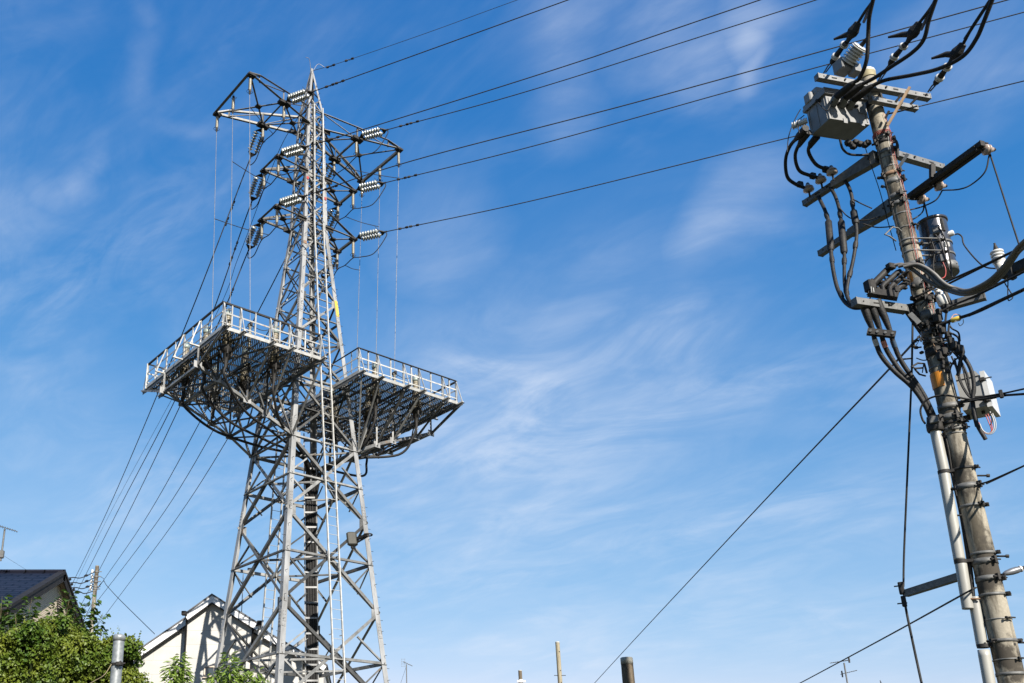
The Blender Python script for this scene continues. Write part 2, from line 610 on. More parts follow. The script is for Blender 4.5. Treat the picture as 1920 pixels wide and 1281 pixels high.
M['ivy_core'] = mat('ivy_shade_core', (.012, .018, .005), (.008, .011, .004), .95, 0, 6, bump=.6, bscale=30, spec=.05)

def grating():
    m = bpy.data.materials.new('expanded_metal_grating')
    m.use_nodes = True
    t = m.node_tree
    b = t.nodes['Principled BSDF']
    b.inputs['Base Color'].default_value = (.13, .12, .11, 1)
    b.inputs['Metallic'].default_value = .5
    b.inputs['Roughness'].default_value = .6
    tc = t.nodes.new('ShaderNodeTexCoord')
    out = []
    for ang in (R(36.6 + 27), R(36.6 - 27)):
        mp = t.nodes.new('ShaderNodeMapping')
        mp.inputs['Rotation'].default_value = (0, 0, -ang)
        t.links.new(tc.outputs['Object'], mp.inputs[0])
        w = t.nodes.new('ShaderNodeTexWave')
        w.wave_profile = 'TRI'
        w.bands_direction = 'X'
        w.inputs['Scale'].default_value = 4.6
        t.links.new(mp.outputs[0], w.inputs['Vector'])
        g = t.nodes.new('ShaderNodeMath')
        g.operation = 'GREATER_THAN'
        g.inputs[1].default_value = .50
        t.links.new(w.outputs[1], g.inputs[0])
        out.append(g.outputs[0])
    mx = t.nodes.new('ShaderNodeMath')
    mx.operation = 'MAXIMUM'
    t.links.new(out[0], mx.inputs[0])
    t.links.new(out[1], mx.inputs[1])
    tr = t.nodes.new('ShaderNodeBsdfTransparent')
    ms = t.nodes.new('ShaderNodeMixShader')
    t.links.new(mx.outputs[0], ms.inputs[0])
    t.links.new(tr.outputs[0], ms.inputs[1])
    t.links.new(b.outputs[0], ms.inputs[2])
    t.links.new(ms.outputs[0], t.nodes['Material Output'].inputs[0])
    return m
M['grate'] = grating()

def panelled(name, c1, c2, mortar, sx, sy, gap, offs, rough=.7, bias=0.0, axis_rot=0.0, bump=.3):
    """brick-texture skin for a wall: x along the wall, y up"""
    m = bpy.data.materials.new(name)
    m.use_nodes = True
    t = m.node_tree
    b = t.nodes['Principled BSDF']
    b.inputs['Roughness'].default_value = rough
    tc = t.nodes.new('ShaderNodeTexCoord')
    sp = t.nodes.new('ShaderNodeSeparateXYZ')
    mp = t.nodes.new('ShaderNodeMapping')
    mp.inputs['Rotation'].default_value = (0, 0, -axis_rot)
    t.links.new(tc.outputs['Object'], mp.inputs[0])
    t.links.new(mp.outputs[0], sp.inputs[0])
    cb = t.nodes.new('ShaderNodeCombineXYZ')
    t.links.new(sp.outputs[0], cb.inputs[0])
    t.links.new(sp.outputs[2], cb.inputs[1])
    br = t.nodes.new('ShaderNodeTexBrick')
    br.offset = offs
    br.inputs['Scale'].default_value = 1.0
    br.inputs['Brick Width'].default_value = sx
    br.inputs['Row Height'].default_value = sy
    br.inputs['Mortar Size'].default_value = gap
    br.inputs['Mortar Smooth'].default_value = .3
    br.inputs['Color1'].default_value = (*c1, 1)
    br.inputs['Color2'].default_value = (*c2, 1)
    br.inputs['Mortar'].default_value = (*mortar, 1)
    t.links.new(cb.outputs[0], br.inputs['Vector'])
    nz = t.nodes.new('ShaderNodeTexNoise')
    nz.inputs['Scale'].default_value = 1.3
    nz.inputs['Detail'].default_value = 6
    t.links.new(tc.outputs['Object'], nz.inputs['Vector'])
    mr = t.nodes.new('ShaderNodeMapRange')
    mr.inputs[1].default_value = .3
    mr.inputs[2].default_value = .7
    mr.inputs[3].default_value = .88
    mr.inputs[4].default_value = 1.06
    t.links.new(nz.outputs[0], mr.inputs[0])
    mu = t.nodes.new('ShaderNodeMix')
    mu.data_type = 'RGBA'
    mu.blend_type = 'MULTIPLY'
    mu.inputs[0].default_value = 1
    t.links.new(br.outputs[0], mu.inputs[6])
    t.links.new(mr.outputs[0], mu.inputs[7])
    t.links.new(mu.outputs[2], b.inputs['Base Color'])
    bp = t.nodes.new('ShaderNodeBump')
    bp.invert = True
    bp.inputs['Strength'].default_value = bump
    bp.inputs['Distance'].default_value = .01
    t.links.new(br.outputs['Fac'], bp.inputs['Height'])
    t.links.new(bp.outputs[0], b.inputs['Normal'])
    return m

# ------------------------------------------------------------------ ground
def groundmat():
    return mat('rough_grass_and_gravel', (.032, .040, .016), (.05, .048, .032), .95, 0, .35, c3=(.09, .085, .075), s3=1.2, f3=.6, bump=.5, bscale=12)
g = MB()
n_ = 40
xs = [-3000 + 6000 * i / n_ for i in range(n_ + 1)]
g.add([(x, y, 0) for y in xs for x in xs], [(j * (n_ + 1) + i, j * (n_ + 1) + i + 1, (j + 1) * (n_ + 1) + i + 1, (j + 1) * (n_ + 1) + i)
                                         for j in range(n_) for i in range(n_)])
ground = g.build('ground', groundmat(), kind='structure')
# unseen ring added to block horizon light, kept below the frame and higher behind the viewer
g = MB()
hv, hf = [], []
hn, hr = 160, 7
rr_ = random.Random(3)
for j in range(hr):
    for i in range(hn):
        a = 2 * math.pi * i / hn
        back = .5 - .5 * math.cos(a)                 # 0 in view direction, 1 behind
        el = math.tan(R(3.6 + 10.5 * back ** 1.5)) * (.85 + .15 * math.sin(a * 7) + .08 * math.sin(a * 17 + 1))
        rad = 150 + 55 * j
        k = [0, .45, .8, 1.0, .95, .6, 0][j]
        hv.append((math.sin(a) * rad, math.cos(a) * rad, el * 250 * k * (1 + .06 * rr_.uniform(-1, 1)) - .5))
for j in range(hr - 1):
    for i in range(hn):
        i2 = (i + 1) % hn
        hf.append((j * hn + i, j * hn + i2, (j + 1) * hn + i2, (j + 1) * hn + i))
g.add(hv, hf, True)
g.build('skyline_blocker', mat('skyline_blocker_green', (.022, .032, .012), (.040, .050, .018), .95, 0, .06, bump=.6, bscale=.3), kind='structure')

# ------------------------------------------------------------------ lattice tower
PHI = R(36.6)
U = Vector((math.cos(PHI), math.sin(PHI), 0))
V = Vector((-math.sin(PHI), math.cos(PHI), 0))
Z = Vector((0, 0, 1))
TD, TAZ = 36.0, R(-3.63)
TC = Vector((math.sin(TAZ) * TD, math.cos(TAZ) * TD, 0))
def T(u, v, z):
    return TC + U * u + V * v + Z * z
LEGT = [(0, 2.94), (25.8, .60), (26.6, .585), (28.4, .54), (32.0, .43), (34.62, .05)]
def aa(z):
    for (z0, a0), (z1, a1) in zip(LEGT, LEGT[1:]):
        if z <= z1:
            return a0 + (a1 - a0) * (z - z0) / (z1 - z0)
    return .05

tower = thing('lattice_tower', TC, 'tall grey steel lattice tower carrying power lines, with two railed platforms halfway up', 'pylon')
legs = {}
for su, sv in ((-1, -1), (1, -1), (1, 1), (-1, 1)):
    m = MB()
    zs = [0, 12.15, 17.9, 25.8, 26.6, 28.4, 32.0, 34.55]
    ws = [.215, .20, .18, .15, .14, .13, .10]
    for (z0, z1), w in zip(zip(zs, zs[1:]), ws):
        m.angle(T(su * aa(z0), sv * aa(z0), z0), T(su * aa(z1), sv * aa(z1), z1), w, .022, U * -su, V * -sv)
    # bolted splice plates standing proud of the flanges
    for zc in (8.0, 12.6, 15.75, 17.4, 21.4, 24.2, 29.2):
        for fa, fb in ((U * -su, V * sv), (V * -sv, U * su)):
            a0, a1 = aa(zc - .3), aa(zc + .3)
            p0 = T(su * a0, sv * a0, zc - .3) + fa * .10 + fb * .010
            p1 = T(su * a1, sv * a1, zc + .3) + fa * .10 + fb * .010
            m.beam(p0, p1, .012, .15, fa)
            d = (p1 - p0).normalized()
            for k in range(5):
                for s in (-1, 1):
                    q = p0.lerp(p1, .1 + .2 * k) + fa * .04 * s
                    m.lathe(q, fb, [(0, .016), (.022, .016)], 6, True)
    legs[(su, sv)] = m.build('leg', M['steel'], tower)

# step bolts up two of the legs
for su, sv in ((1, -1), (-1, -1)):
    m = MB()
    z = 3.0
    k = 0
    while z < 33.5:
        a = aa(z)
        fa, fb = (U * -su, V * sv) if k % 2 else (V * -sv, U * su)
        q = T(su * a, sv * a, z) + fa * .05
        m.tube([q, q + fb * .15], .009, 5)
        z += .45
        k += 1
    m.build('step_bolts', M['dark_metal'], tower, kind='stuff')

FACES = [(U, V * -1, 'uv'), (V, U, 'vu'), (U * -1, V, 'uv'), (V * -1, U * -1, 'vu')]   # along, outward
def fpt(face, s, z, inset=0.0):
    """point on a tower face: s in -1..1 between its two legs"""
    al, out = face[0], face[1]
    a = aa(z)
    return TC + out * (a - inset) + al * (s * a) + Z * z
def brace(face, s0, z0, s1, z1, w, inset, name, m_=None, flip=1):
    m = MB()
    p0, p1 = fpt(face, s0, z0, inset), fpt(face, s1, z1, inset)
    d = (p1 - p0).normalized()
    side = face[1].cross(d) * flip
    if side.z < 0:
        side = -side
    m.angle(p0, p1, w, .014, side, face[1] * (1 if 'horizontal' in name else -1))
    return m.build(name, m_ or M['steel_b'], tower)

XP = [(4.9, 8.6), (8.6, 12.15), (12.15, 15.2), (15.2, 17.9), (17.9, 20.0), (20.0, 21.95), (21.95, 24.0), (24.0, 25.85),
      (25.85, 27.1), (27.1, 28.42), (28.42, 29.75), (29.75, 31.1)]
for fc in FACES:
    for z0, z1 in XP:
        w = .115 if z0 < 15 else (.085 if z0 < 21 else .062)
        brace(fc, -1, z0, 1, z1, w, .03, 'diagonal_brace')
        brace(fc, 1, z0, -1, z1, w, .052, 'diagonal_brace')
    m = MB()
    for z0, z1 in ((0.3, 4.9),):
        for s in (-1, 1):
            p0, p1 = fpt(fc, s, z0, .04 + .02 * s), fpt(fc, -s, z1, .04 + .02 * s)
            m.angle(p0, p1, .13, .014, Z, fc[1] * -1)
    m.build('base_brace', M['steel_b'], tower)
    m = MB()
    for z0, z1 in ((31.1, 32.0), (32.0, 32.8), (32.8, 33.6), (33.6, 34.3)):
        p0, p1 = fpt(fc, -1, z0, .03), fpt(fc, 1, z1, .03)
        m.angle(p0, p1, .05, .01, Z, fc[1] * -1)
        if z0 < 32.5:
            m.angle(fpt(fc, 1, z0, .045), fpt(fc, -1, z1, .045), .05, .01, Z, fc[1] * -1)
    m.build('peak_brace', M['steel_b'], tower)
    for z in (6.72, 10.5, 13.6, 15.2, 16.55, 17.9, 18.95, 20.0, 21.0, 21.95, 23.0, 24.0, 24.9, 25.85, 26.5, 27.1, 27.75, 28.42, 29.1, 29.75, 30.4, 31.1, 32.0):
        brace(fc, -1, z, 1, z, .11 if z < 16 or z == 17.9 else (.075 if z in (21.0, 25.85, 28.42, 31.1) else .05), .075, 'horizontal_brace')
    # thin redundant members from the horizontals to the diagonals
    for zh, z0, z1 in ((6.72, 4.9, 8.6), (10.5, 8.6, 12.15), (13.6, 12.15, 15.2)):
        for s in (-1, 1):
            for z_end in (z0, z1):
                zt = (zh + z_end) / 2
                a_t = aa(zt)
                # the diagonal leaving this leg at z_end crosses zt about half way to the middle
                brace(fc, s, zh, s * .5, zt, .06, .10, 'redundant_brace')
# plan bracing at the three lower horizontals: a diamond between the middles of the faces
for zh in (6.72, 10.5, 13.6, 17.9, 25.85, 31.1):
    mids = [fpt(fc, 0, zh, .09) for fc in FACES]
    for i in range(4):
        m = MB()
        m.angle(mids[i], mids[(i + 1) % 4], .075 if zh < 20 else .05, .01, Z, (TC + Z * zh) - mids[i])
        m.build('plan_brace', M['steel_b'], tower)
for zh in (15.2, 20.0, 28.42):
    for s in (-1, 1):
        m = MB()
        a = aa(zh) - .05
        m.angle(T(-a, -a * s, zh + .03 * s), T(a, a * s, zh + .03 * s), .07, .01, Z, U)
        m.build('plan_brace', M['steel_b'], tower)
# gusset plates where members meet the legs
for su, sv in legs:
    for zc, sz in ((8.6, .30), (12.15, .30), (15.2, .34), (17.9, .30), (20, .22), (21.95, .22), (24, .20), (25.85, .22), (28.42, .22), (31.1, .22)):
        a = aa(zc)
        for fa, fb in ((U * -su, V * sv), (V * -sv, U * su)):
            m = MB()
            c = T(su * a, sv * a, zc) + fa * (.09 + sz * .42) - fb * .028
            m.box(c, fa, fb, Z, sz * .5, .006, sz * .62)
            m.build('gusset_plate', M['steel_b'], legs[(su, sv)])

# ladders
def ladder(face, s_off, off, w, z0, z1, name, side):
    m, r_ = MB(), MB()
    def P(z, s):
        return TC + face[1] * (aa(z) + off) + face[0] * s + Z * z
    zs = [z0 + (z1 - z0) * i / 24 for i in range(25)]
    for s in (s_off - w / 2, s_off + w / 2):
        for a, b in zip(zs, zs[1:]):
            m.beam(P(a, s), P(b, s), .045, .07, face[1])
    z = z0
    r_ = m
    while z < z1:
        r_.tube([P(z, s_off - w / 2), P(z, s_off + w / 2)], .011, 5)
        z += .36
    z = z0 + 1
    while z < z1:
        for s in (s_off - w / 2, s_off + w / 2):
            r_.beam(P(z, s), P(z, s) - face[1] * (off + .03), .03, .03)
        z += 3.0
    return m.build('ladder', M['rail'], tower)
ladder(FACES[0], .04, .16, .47, .6, 32.2, 'ladder', 1)
ladder(FACES[2], .23, -.14, .45, .6, 16.6, 'ladder', -1)

# cable tray beside the back leg
def tray_pt(z, w=0.0, d=0.0):
    a = aa(z)
    return T(a - .34, a - .22, z) + Vector((1, 0, 0)) * w + Vector((0, 1, 0)) * d
m, r_ = MB(), MB()
for s in (-.26, .26):
    m.beam(tray_pt(.5, s), tray_pt(16.8, s), .045, .09, Vector((0, 1, 0)))
r_ = m
z = 1.0
while z < 16.6:
    r_.beam(tray_pt(z, -.24, -.035), tray_pt(z, .24, -.035), .05, .075, Z)
    r_.beam(tray_pt(z, -.24, .06), tray_pt(z, .24, .06), .05, .075, Z)
    z += .62
m.build('cable_tray', M['steel'], tower)

# crossarms
def gusset(m, p, sx, sz, tk=.02):
    m.box(p, U, V, Z, sx / 2, tk, sz / 2)
def crossarm(s, z, tip_u, tip_v, nodes, ties, heavy):
    """s: which side of the tower; nodes: extra panel points along the chords; ties: upper chord"""
    m, gp = MB(), []
    w = .10 if heavy else .085
    au = aa(z)
    def chord(u, q):
        t = (u - au) / (tip_u - au)
        return T(s * u, q * (au + (tip_v - au) * t), z)
    zt = z + (.92 if heavy else .85)
    at = aa(zt)
    us = [au] + nodes + [tip_u]
    for q in (-1, 1):
        m.angle(chord(au - .1, q), chord(tip_u + .03, q), w, .013, Z, V * q)
        # upper chord as a polyline
        pts = [T(s * at, q * at, zt)] + [chord(u, q) + Z * h for u, h in ties] + [chord(tip_u, q) + Z * .04]
        for a, b in zip(pts, pts[1:]):
            m.angle(a, b, w * .85, .012, Z, V * q)
        for u, h in ties:
            m.angle(chord(u, q), chord(u, q) + Z * h, .06, .01, U * s, V * -q)
        # web diagonals of the side frame
        for (u0, h0), (u1, h1) in zip([(au, zt - z)] + ties, ties + [(tip_u, .04)]):
            m.beam(chord(u0, q) + Z * (h0 - .03), chord(u1, q) + Z * .03 - V * q * .03, .05, .016)
    # tip beam and cross members
    m.angle(chord(tip_u, -1) - V * .06, chord(tip_u, 1) + V * .06, w * 1.2, .014, Z, U * s)
    for u in nodes:
        m.angle(chord(u, -1), chord(u, 1), .075, .011, Z, U * s)
    # bottom plane bracing through a central joint in each bay
    for u0, u1 in zip(us, us[1:]):
        k0, k1 = abs(chord(u0, 1).xy.to_3d().dot(V) - TC.dot(V)), abs(chord(u1, 1).xy.to_3d().dot(V) - TC.dot(V))
        um = u0 + (u1 - u0) * k0 / (k0 + k1)
        mid = T(s * um, 0, z + .02)
        for q in (-1, 1):
            m.beam(chord(u0, q) + Z * .02, mid, .075, .018)
            m.beam(chord(u1, q) + Z * .02, mid, .075, .018)
        gp.append((mid, .13, .12, .03))
    for u in nodes + [tip_u]:
        for q in (-1, 1):
            c = chord(u, q)
            if u == tip_u:
                gp.append((c - U * s * .06 - Z * .03, .17, .12, .045))
            else:
                gp.append((c - Z * .03, .27, .14, .07))
    for q in (-1, 1):
        gp.append((chord(au, q) + U * s * .12, .20, .02, .13))
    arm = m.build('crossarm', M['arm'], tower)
    for c, hx, hy, hz in gp:
        g = MB()
        g.box(c, U, V, Z, hx, hy, hz)
        g.build('gusset_plate', M['dark_metal'], arm)
    return chord
ARM = {}
for s in (-1, 1):
    ARM[(s, 2)] = crossarm(s, 31.1, 4.08, 1.5, [2.0], [(2.0, .62), (3.5, .33)], True)
    ARM[(s, 1)] = crossarm(s, 28.42, 2.06, .60, [], [], False)
    ARM[(s, 0)] = crossarm(s, 25.85, 2.06, .62, [], [], False)
m = MB()
m.lathe(T(0, 0, 34.4), Z, [(0, .09), (.3, .075), (.36, .03)], 10)
for sgn in (-1, 1):
    m.tube(curve([T(.05 * sgn, 0, 34.6), T(.25 * sgn, -.15, 35.05), T(.55 * sgn, -.3, 34.9)]), .012, 5)
m.build('peak_cap', M['steel'], tower)
# warning plates and leg marks
for (su, z, h, w_, mt, nm) in ((1, 21.75, .78, .15, M['yellow'], 'warning_plate'), (-1, 24.6, .16, .16, M['rust'], 'rust_band'),
                               (1, 27.35, .14, .11, M['red'], 'phase_disc'), (-1, 28.05, .14, .11, M['red'], 'phase_disc')):
    a = aa(z)
    m = MB()
    c = T(su * a, -a, z) - V * .024 + U * -su * .085
    d = (T(su * aa(z + 1), -aa(z + 1), z + 1) - T(su * a, -a, z)).normalized()
    m.box(c, U, d, V, w_ / 2, h / 2, .005)
    m.build(nm, mt, tower)

# platforms
PW, PZ = 3.2, 17.9
def platform(s, u_in, u_out, ups):
    """u_in..u_out measured outwards on side s"""
    dk = MB()
    ua, ub = min(s * u_in, s * u_out), max(s * u_in, s * u_out)
    # grating laid in sheets between the beams
    dk.quad(T(ua, -PW, PZ), T(ub, -PW, PZ), T(ub, PW, PZ), T(ua, PW, PZ))
    deck = dk.build('platform', M['grate'], tower, 'railed platform of open metal grating on the %s side of the tower' % ('left' if s < 0 else 'right'))
    e = MB()
    for v in (-PW, PW):
        e.channel(T(ua, v, PZ - .055), T(ub, v, PZ - .055), .06, .13, .01, Z, V * (-1 if v > 0 else 1))
    for u in (ua, ub):
        e.channel(T(u, -PW, PZ - .056), T(u, PW, PZ - .056), .06, .13, .01, Z, U * (1 if u == ua else -1))
    e.build('edge_channel', M['rail'], deck)
    for u0, u1 in zip(ups, ups[1:]):
        for t_ in (.33, .67):
            b = MB()
            uu = u0 + (u1 - u0) * t_
            b.angle(T(s * uu, -PW, PZ - .125), T(s * uu, PW, PZ - .125), .07, .012, Z * -1, U)
            b.build('floor_joist', M['steel_b'], deck)
    for u in ups:
        b = MB()
        b.angle(T(s * u, -PW - .32, PZ - .13), T(s * u, PW + .32, PZ - .13), .13, .014, Z * -1, U)
        b.build('floor_beam', M['steel_b'], deck)
    for v in (-2.4, -1.6, -.8, 0, .8, 1.6, 2.4):
        b = MB()
        b.angle(T(ua, v, PZ - .06), T(ub, v, PZ - .06), .08, .012, Z * -1, V)
        b.build('floor_joist', M['steel_b'], deck)
    b = MB()
    for u0, u1 in zip(ups, ups[1:]):
        b.beam(T(s * u0, -PW, PZ - .25), T(s * u1, 0, PZ - .25), .07, .04)
        b.beam(T(s * u1, 0, PZ - .26), T(s * u0, PW, PZ - .26), .07, .04)
    b.build('floor_bracing', M['steel_b'], deck)
    # railing
    rl, rp = MB(), MB()
    v0 = PW - .05
    loop = [T(s * u_in, -1.45, PZ), T(s * u_in, -v0, PZ), T(s * u_out, -v0, PZ), T(s * u_out, v0, PZ), T(s * u_in, v0, PZ), T(s * u_in, 1.45, PZ)]
    for a, c in zip(loop, loop[1:]):
        side = Z.cross((c - a).normalized())
        rl.angle(a + Z * .94, c + Z * .94, .065, .01, Z, side * -1)
        rp.beam(a + Z * .56, c + Z * .56, .012, .055)
        rp.beam(a + Z * .16, c + Z * .16, .012, .04)
    rl.build('handrail', M['dark_metal'], deck)
    rp.build('midrail', M['rail'], deck)
    posts = []
    for v in (-v0, v0):
        for i, u in enumerate(ups):
            posts.append((T(s * u, v, PZ), V * (1 if v > 0 else -1), True))
        for u0, u1 in zip(ups, ups[1:]):
            if u1 - u0 > .6:
                posts.append((T(s * (u0 + u1) / 2, v, PZ), V * (1 if v > 0 else -1), False))
    for v in (-1.45, -.1, 1.42):
        posts.append((T(s * u_out, v, PZ), U * s, True))
    for v in (-2.3, -.8, .65, 2.3):
        posts.append((T(s * u_out, v, PZ), U * s, False))
    posts.append((T(s * u_in, -v0 + .5, PZ), U * -s, False))
    for p, out, big in posts:
        st = MB()
        st.angle(p - Z * (.12 if big else -.08), p + Z * .99, .07 if big else .05, .01, out * -1, Z.cross(out))
        if big:
            q = p + out * .36 - Z * .12
            st.beam(p + Z * .93 + out * .02, q, .04, .02, Z.cross(out))
            st.beam(p - Z * .12, q + out * .04, .07, .05)
        st.build('rail_post', M['rail'], deck)
    # trusses under the floor
    ch = MB()
    nodes = [(1.57, 15.25), (2.65, 15.78), (3.5, 16.15), (4.8, 16.65), (5.62, 17.0)]
    for q in (-1, 1):
        vq = 1.42 * q
        P = [T(s * u, vq, z) for u, z in nodes]
        P[0] = T(s * aa(15.2), q * aa(15.2), 15.2)
        tr = MB()
        for a, c in zip(P, P[1:]):
            tr.angle(a, c, .12, .014, Z, V * -q)
        tr.beam(P[-1], T(s * (u_out + .05), q * (PW + .28), PZ - .12), .05, .05)
        tr.beam(P[-1], T(s * u_out, vq, PZ - .1), .06, .06)
        tr.build('truss_chord', M['steel_b'], deck)
        wb = MB()
        for (u, z), p in zip(nodes[1:], P[1:]):
            wb.beam(p, T(s * u, vq, PZ - .16), .065, .065)
        tops = [T(s * u, vq, PZ - .16) for u, z in nodes]
        for i in range(1, len(P)):
            wb.beam(P[i - 1] + V * q * .03, tops[i], .06, .06)
        wb.build('truss_web', M['steel_b'], deck)
        for u in ups:
            kn = MB()
            # knee struts from the chord out to the ends of the floor beams
            k = min(range(len(nodes)), key=lambda i: abs(nodes[i][0] - (u - .35)))
            kn.angle(P[k] + Z * .05, T(s * u, q * (PW + .08), PZ - .2), .060, .010, Z, U)
            kn.build('knee_strut', M['steel_b'], deck)
        for p in P[1:]:
            gp = MB()
            gp.box(p + Z * .06, U, V, Z, .16, .012, .13)
            gp.build('gusset_plate', M['steel'], deck)
    for i, (u, z) in enumerate(nodes[1:]):
        b = MB()
        b.angle(T(s * u, -1.42, z + .02), T(s * u, 1.42, z + .02), .085, .012, Z, U)
        b.build('cross_tie', M['steel_b'], deck)
    b = MB()
    for (u0, z0), (u1, z1) in zip(nodes, nodes[1:]):
        b.beam(T(s * u0, -1.42, z0), T(s * u1, 1.42, z1), .06, .05)
        b.beam(T(s * u1, -1.42, z1 + .06), T(s * u0, 1.42, z0 + .06), .06, .05)
        b.beam(T(s * u1, 0, z1), T(s * u0, 1.42, PZ - .2), .05, .05)
        b.beam(T(s * u1, 0, z1), T(s * u0, -1.42, PZ - .2), .05, .05)
    b.build('sway_bracing', M['steel_b'], deck)
    return deck
platform(-1, 1.38, 5.63, [1.40, 2.80, 3.65, 4.90, 5.60])
platform(1, .42, 5.60, [.44, 1.36, 2.70, 3.52, 4.80, 5.57])
# through beams joining the platforms to the tower body
m = MB()
for v in (-1.42, 1.42):
    m.angle(T(-1.4, v, PZ - .14), T(.5, v, PZ - .14), .12, .014, Z * -1, V)
m.build('tie_beam', M['steel_b'], tower)
# antenna horn on its bracket half way down the right leg
hc = at_d(660, 1011, 36.2)
horn = thing('junction_box', hc, 'drab grey box on a bracket arm fixed to the right leg of the tower', 'box')
m = MB()
m.bevbox(hc, Vector((1, 0, 0)), Vector((0, 1, 0)), Vector((-.12, 0, .99)), .20, .14, .27, .06)
hb = m.build('case', mat('drab_olive_case', (.045, .044, .034), (.03, .029, .023), .6), horn)
m = MB()
m.lathe(hc - Z * .26, Z * -1, [(0, .05), (.10, .05), (.12, .03)], 8)
m.build('cable_gland', M['dark_metal'], horn)
m = MB()
pr = at_d(690, 1003, 35.6)
m.beam(hc + Vector((.15, 0, 0)), pr, .10, .10)
m.beam(hc + Vector((.15, 0, -.16)), pr - Z * .05, .05, .05)
m.ring(pr, Z, .16, .03, 12, 5)
m.build('bracket', M['dark_metal'], horn)

# ------------------------------------------------------------------ insulators on the tower
def rod_proto(loc, label, group):
    t = thing('rod_insulator', loc, label, 'insulator', group)
    x = Vector(loc)
    m = MB()
    prof = [(.10, .035)]
    n = 11
    for i in range(n):
        z0 = .12 + .60 * i / n
        prof += [(z0, .052), (z0 + .018, .072), (z0 + .034, .052)]
    prof += [(.74, .035)]
    m.lathe(x, Z * -1, prof, 10)
    m.build('porcelain_rod', M['rod'], t)
    m = MB()
    m.lathe(x, Z * -1, [(-.02, .03), (.0, .055), (.10, .055), (.12, .035)], 10)
    m.lathe(x, Z * -1, [(.73, .045), (.80, .055), (.84, .05), (.92, .025)], 10)
    m.build('end_fittings', M['dark_metal'], t)
    for zz_, rr in ((.08, .13), (.76, .13)):
        m = MB()
        pts = [x + Vector((math.cos(q) * rr, math.sin(q) * rr, -zz_ + (.0 if zz_ > .5 else .05))) for q in [k * math.pi / 8 for k in range(14)]]
        m.tube([x - Z * zz_] + pts, .009, 5)
        m.build('arcing_horn', M['dark_metal'], t)
    return t
rod0 = None
def place_rod(p, label):
    global rod0
    g_ = 'rod insulators hanging under the tower crossarms'
    if rod0 is None:
        rod0 = rod_proto(p, label, g_)
        return rod0
    c = copy_tree(rod0)
    c.location = p
    c['label'] = label
    ORG[c.name] = Vector(p)
    return c
SIDE = {-1: 'left', 1: 'right'}
LV = {2: 'topmost', 1: 'middle', 0: 'lowest'}
for s in (-1, 1):
    for v, w in ((-1.45, 'near end'), (0, 'middle'), (1.45, 'far end')):
        p = T(s * 4.03, v, 31.02)
        place_rod(p, 'beige rod insulator under the %s of the outer beam of the topmost %s crossarm' % (w, SIDE[s]))
    for q, w in ((-1, 'near'), (1, 'far')):
        place_rod(ARM[(s, 2)](1.98, q) - Z * .08 + V * .02, 'beige rod insulator under the %s chord of the topmost %s crossarm, halfway out' % (w, SIDE[s]))
        for lv in (1, 0):
            place_rod(ARM[(s, lv)](2.0, q) - Z * .08, 'beige rod insulator under the %s corner of the %s %s crossarm' % (w, LV[lv], SIDE[s]))

# tension strings: two parallel stacks of discs between yokes, built along +X and turned into place
def string_proto():
    t = thing('insulator_string', (0, 0, 0), '', 'insulator', 'double tension insulator strings on the tower')
    X = Vector((1, 0, 0))
    for y in (-.16, .16):
        m = MB()
        prof = [(.24, .03)]
        for i in range(7):
            x0 = .26 + i * .125
            prof += [(x0, .045), (x0 + .012, .128), (x0 + .045, .122), (x0 + .075, .055), (x0 + .115, .04)]
        prof += [(1.15, .03)]
        m.lathe((0, y, 0), X, prof, 12)
        m.build('disc_stack', M['disc'], t)
    for x0, x1 in ((.20, .0), (1.18, 1.36)):
        m = MB()
        m.prism([(x0, -.21, -.02), (x0, .21, -.02), (x1 if x1 else .06, .05, -.02), (x1 if x1 else .06, -.05, -.02)], Vector((0, 0, .04)))
        for y in (-.16, .16):
            m.beam((x0, y, 0), (x0 + (.08 if x0 < 1 else -.06), y, 0), .05, .05)
        m.beam((x0, 0, 0), (x1 + (.0 if x1 == 0 else .12), 0, 0), .05, .05)
        m.build('yoke_plate', M['dark_metal'], t)
    for cv in ([(.2, .2, 0), (.3, .25, .1), (.42, .22, .22)], [(1.18, -.2, 0), (1.08, -.25, .1), (.98, -.22, .24)]):
        m = MB()
        m.tube(curve(cv), .009, 5)
        m.build('arcing_horn', M['dark_metal'], t)
    return t
str0 = string_proto()
str_used = False
def place_string(p, d, label):
    """d: direction of pull; keeps the two stacks side by side, level"""
    global str_used
    o = copy_tree(str0) if str_used else str0
    str_used = True
    x = Vector(d).normalized()
    y = Z.cross(x).normalized()
    z = x.cross(y)
    o.rotation_mode = 'QUATERNION'
    o.rotation_quaternion = Matrix((x, y, z)).transposed().to_quaternion()
    o.location = p
    o['label'] = label
    return p + x * 1.5

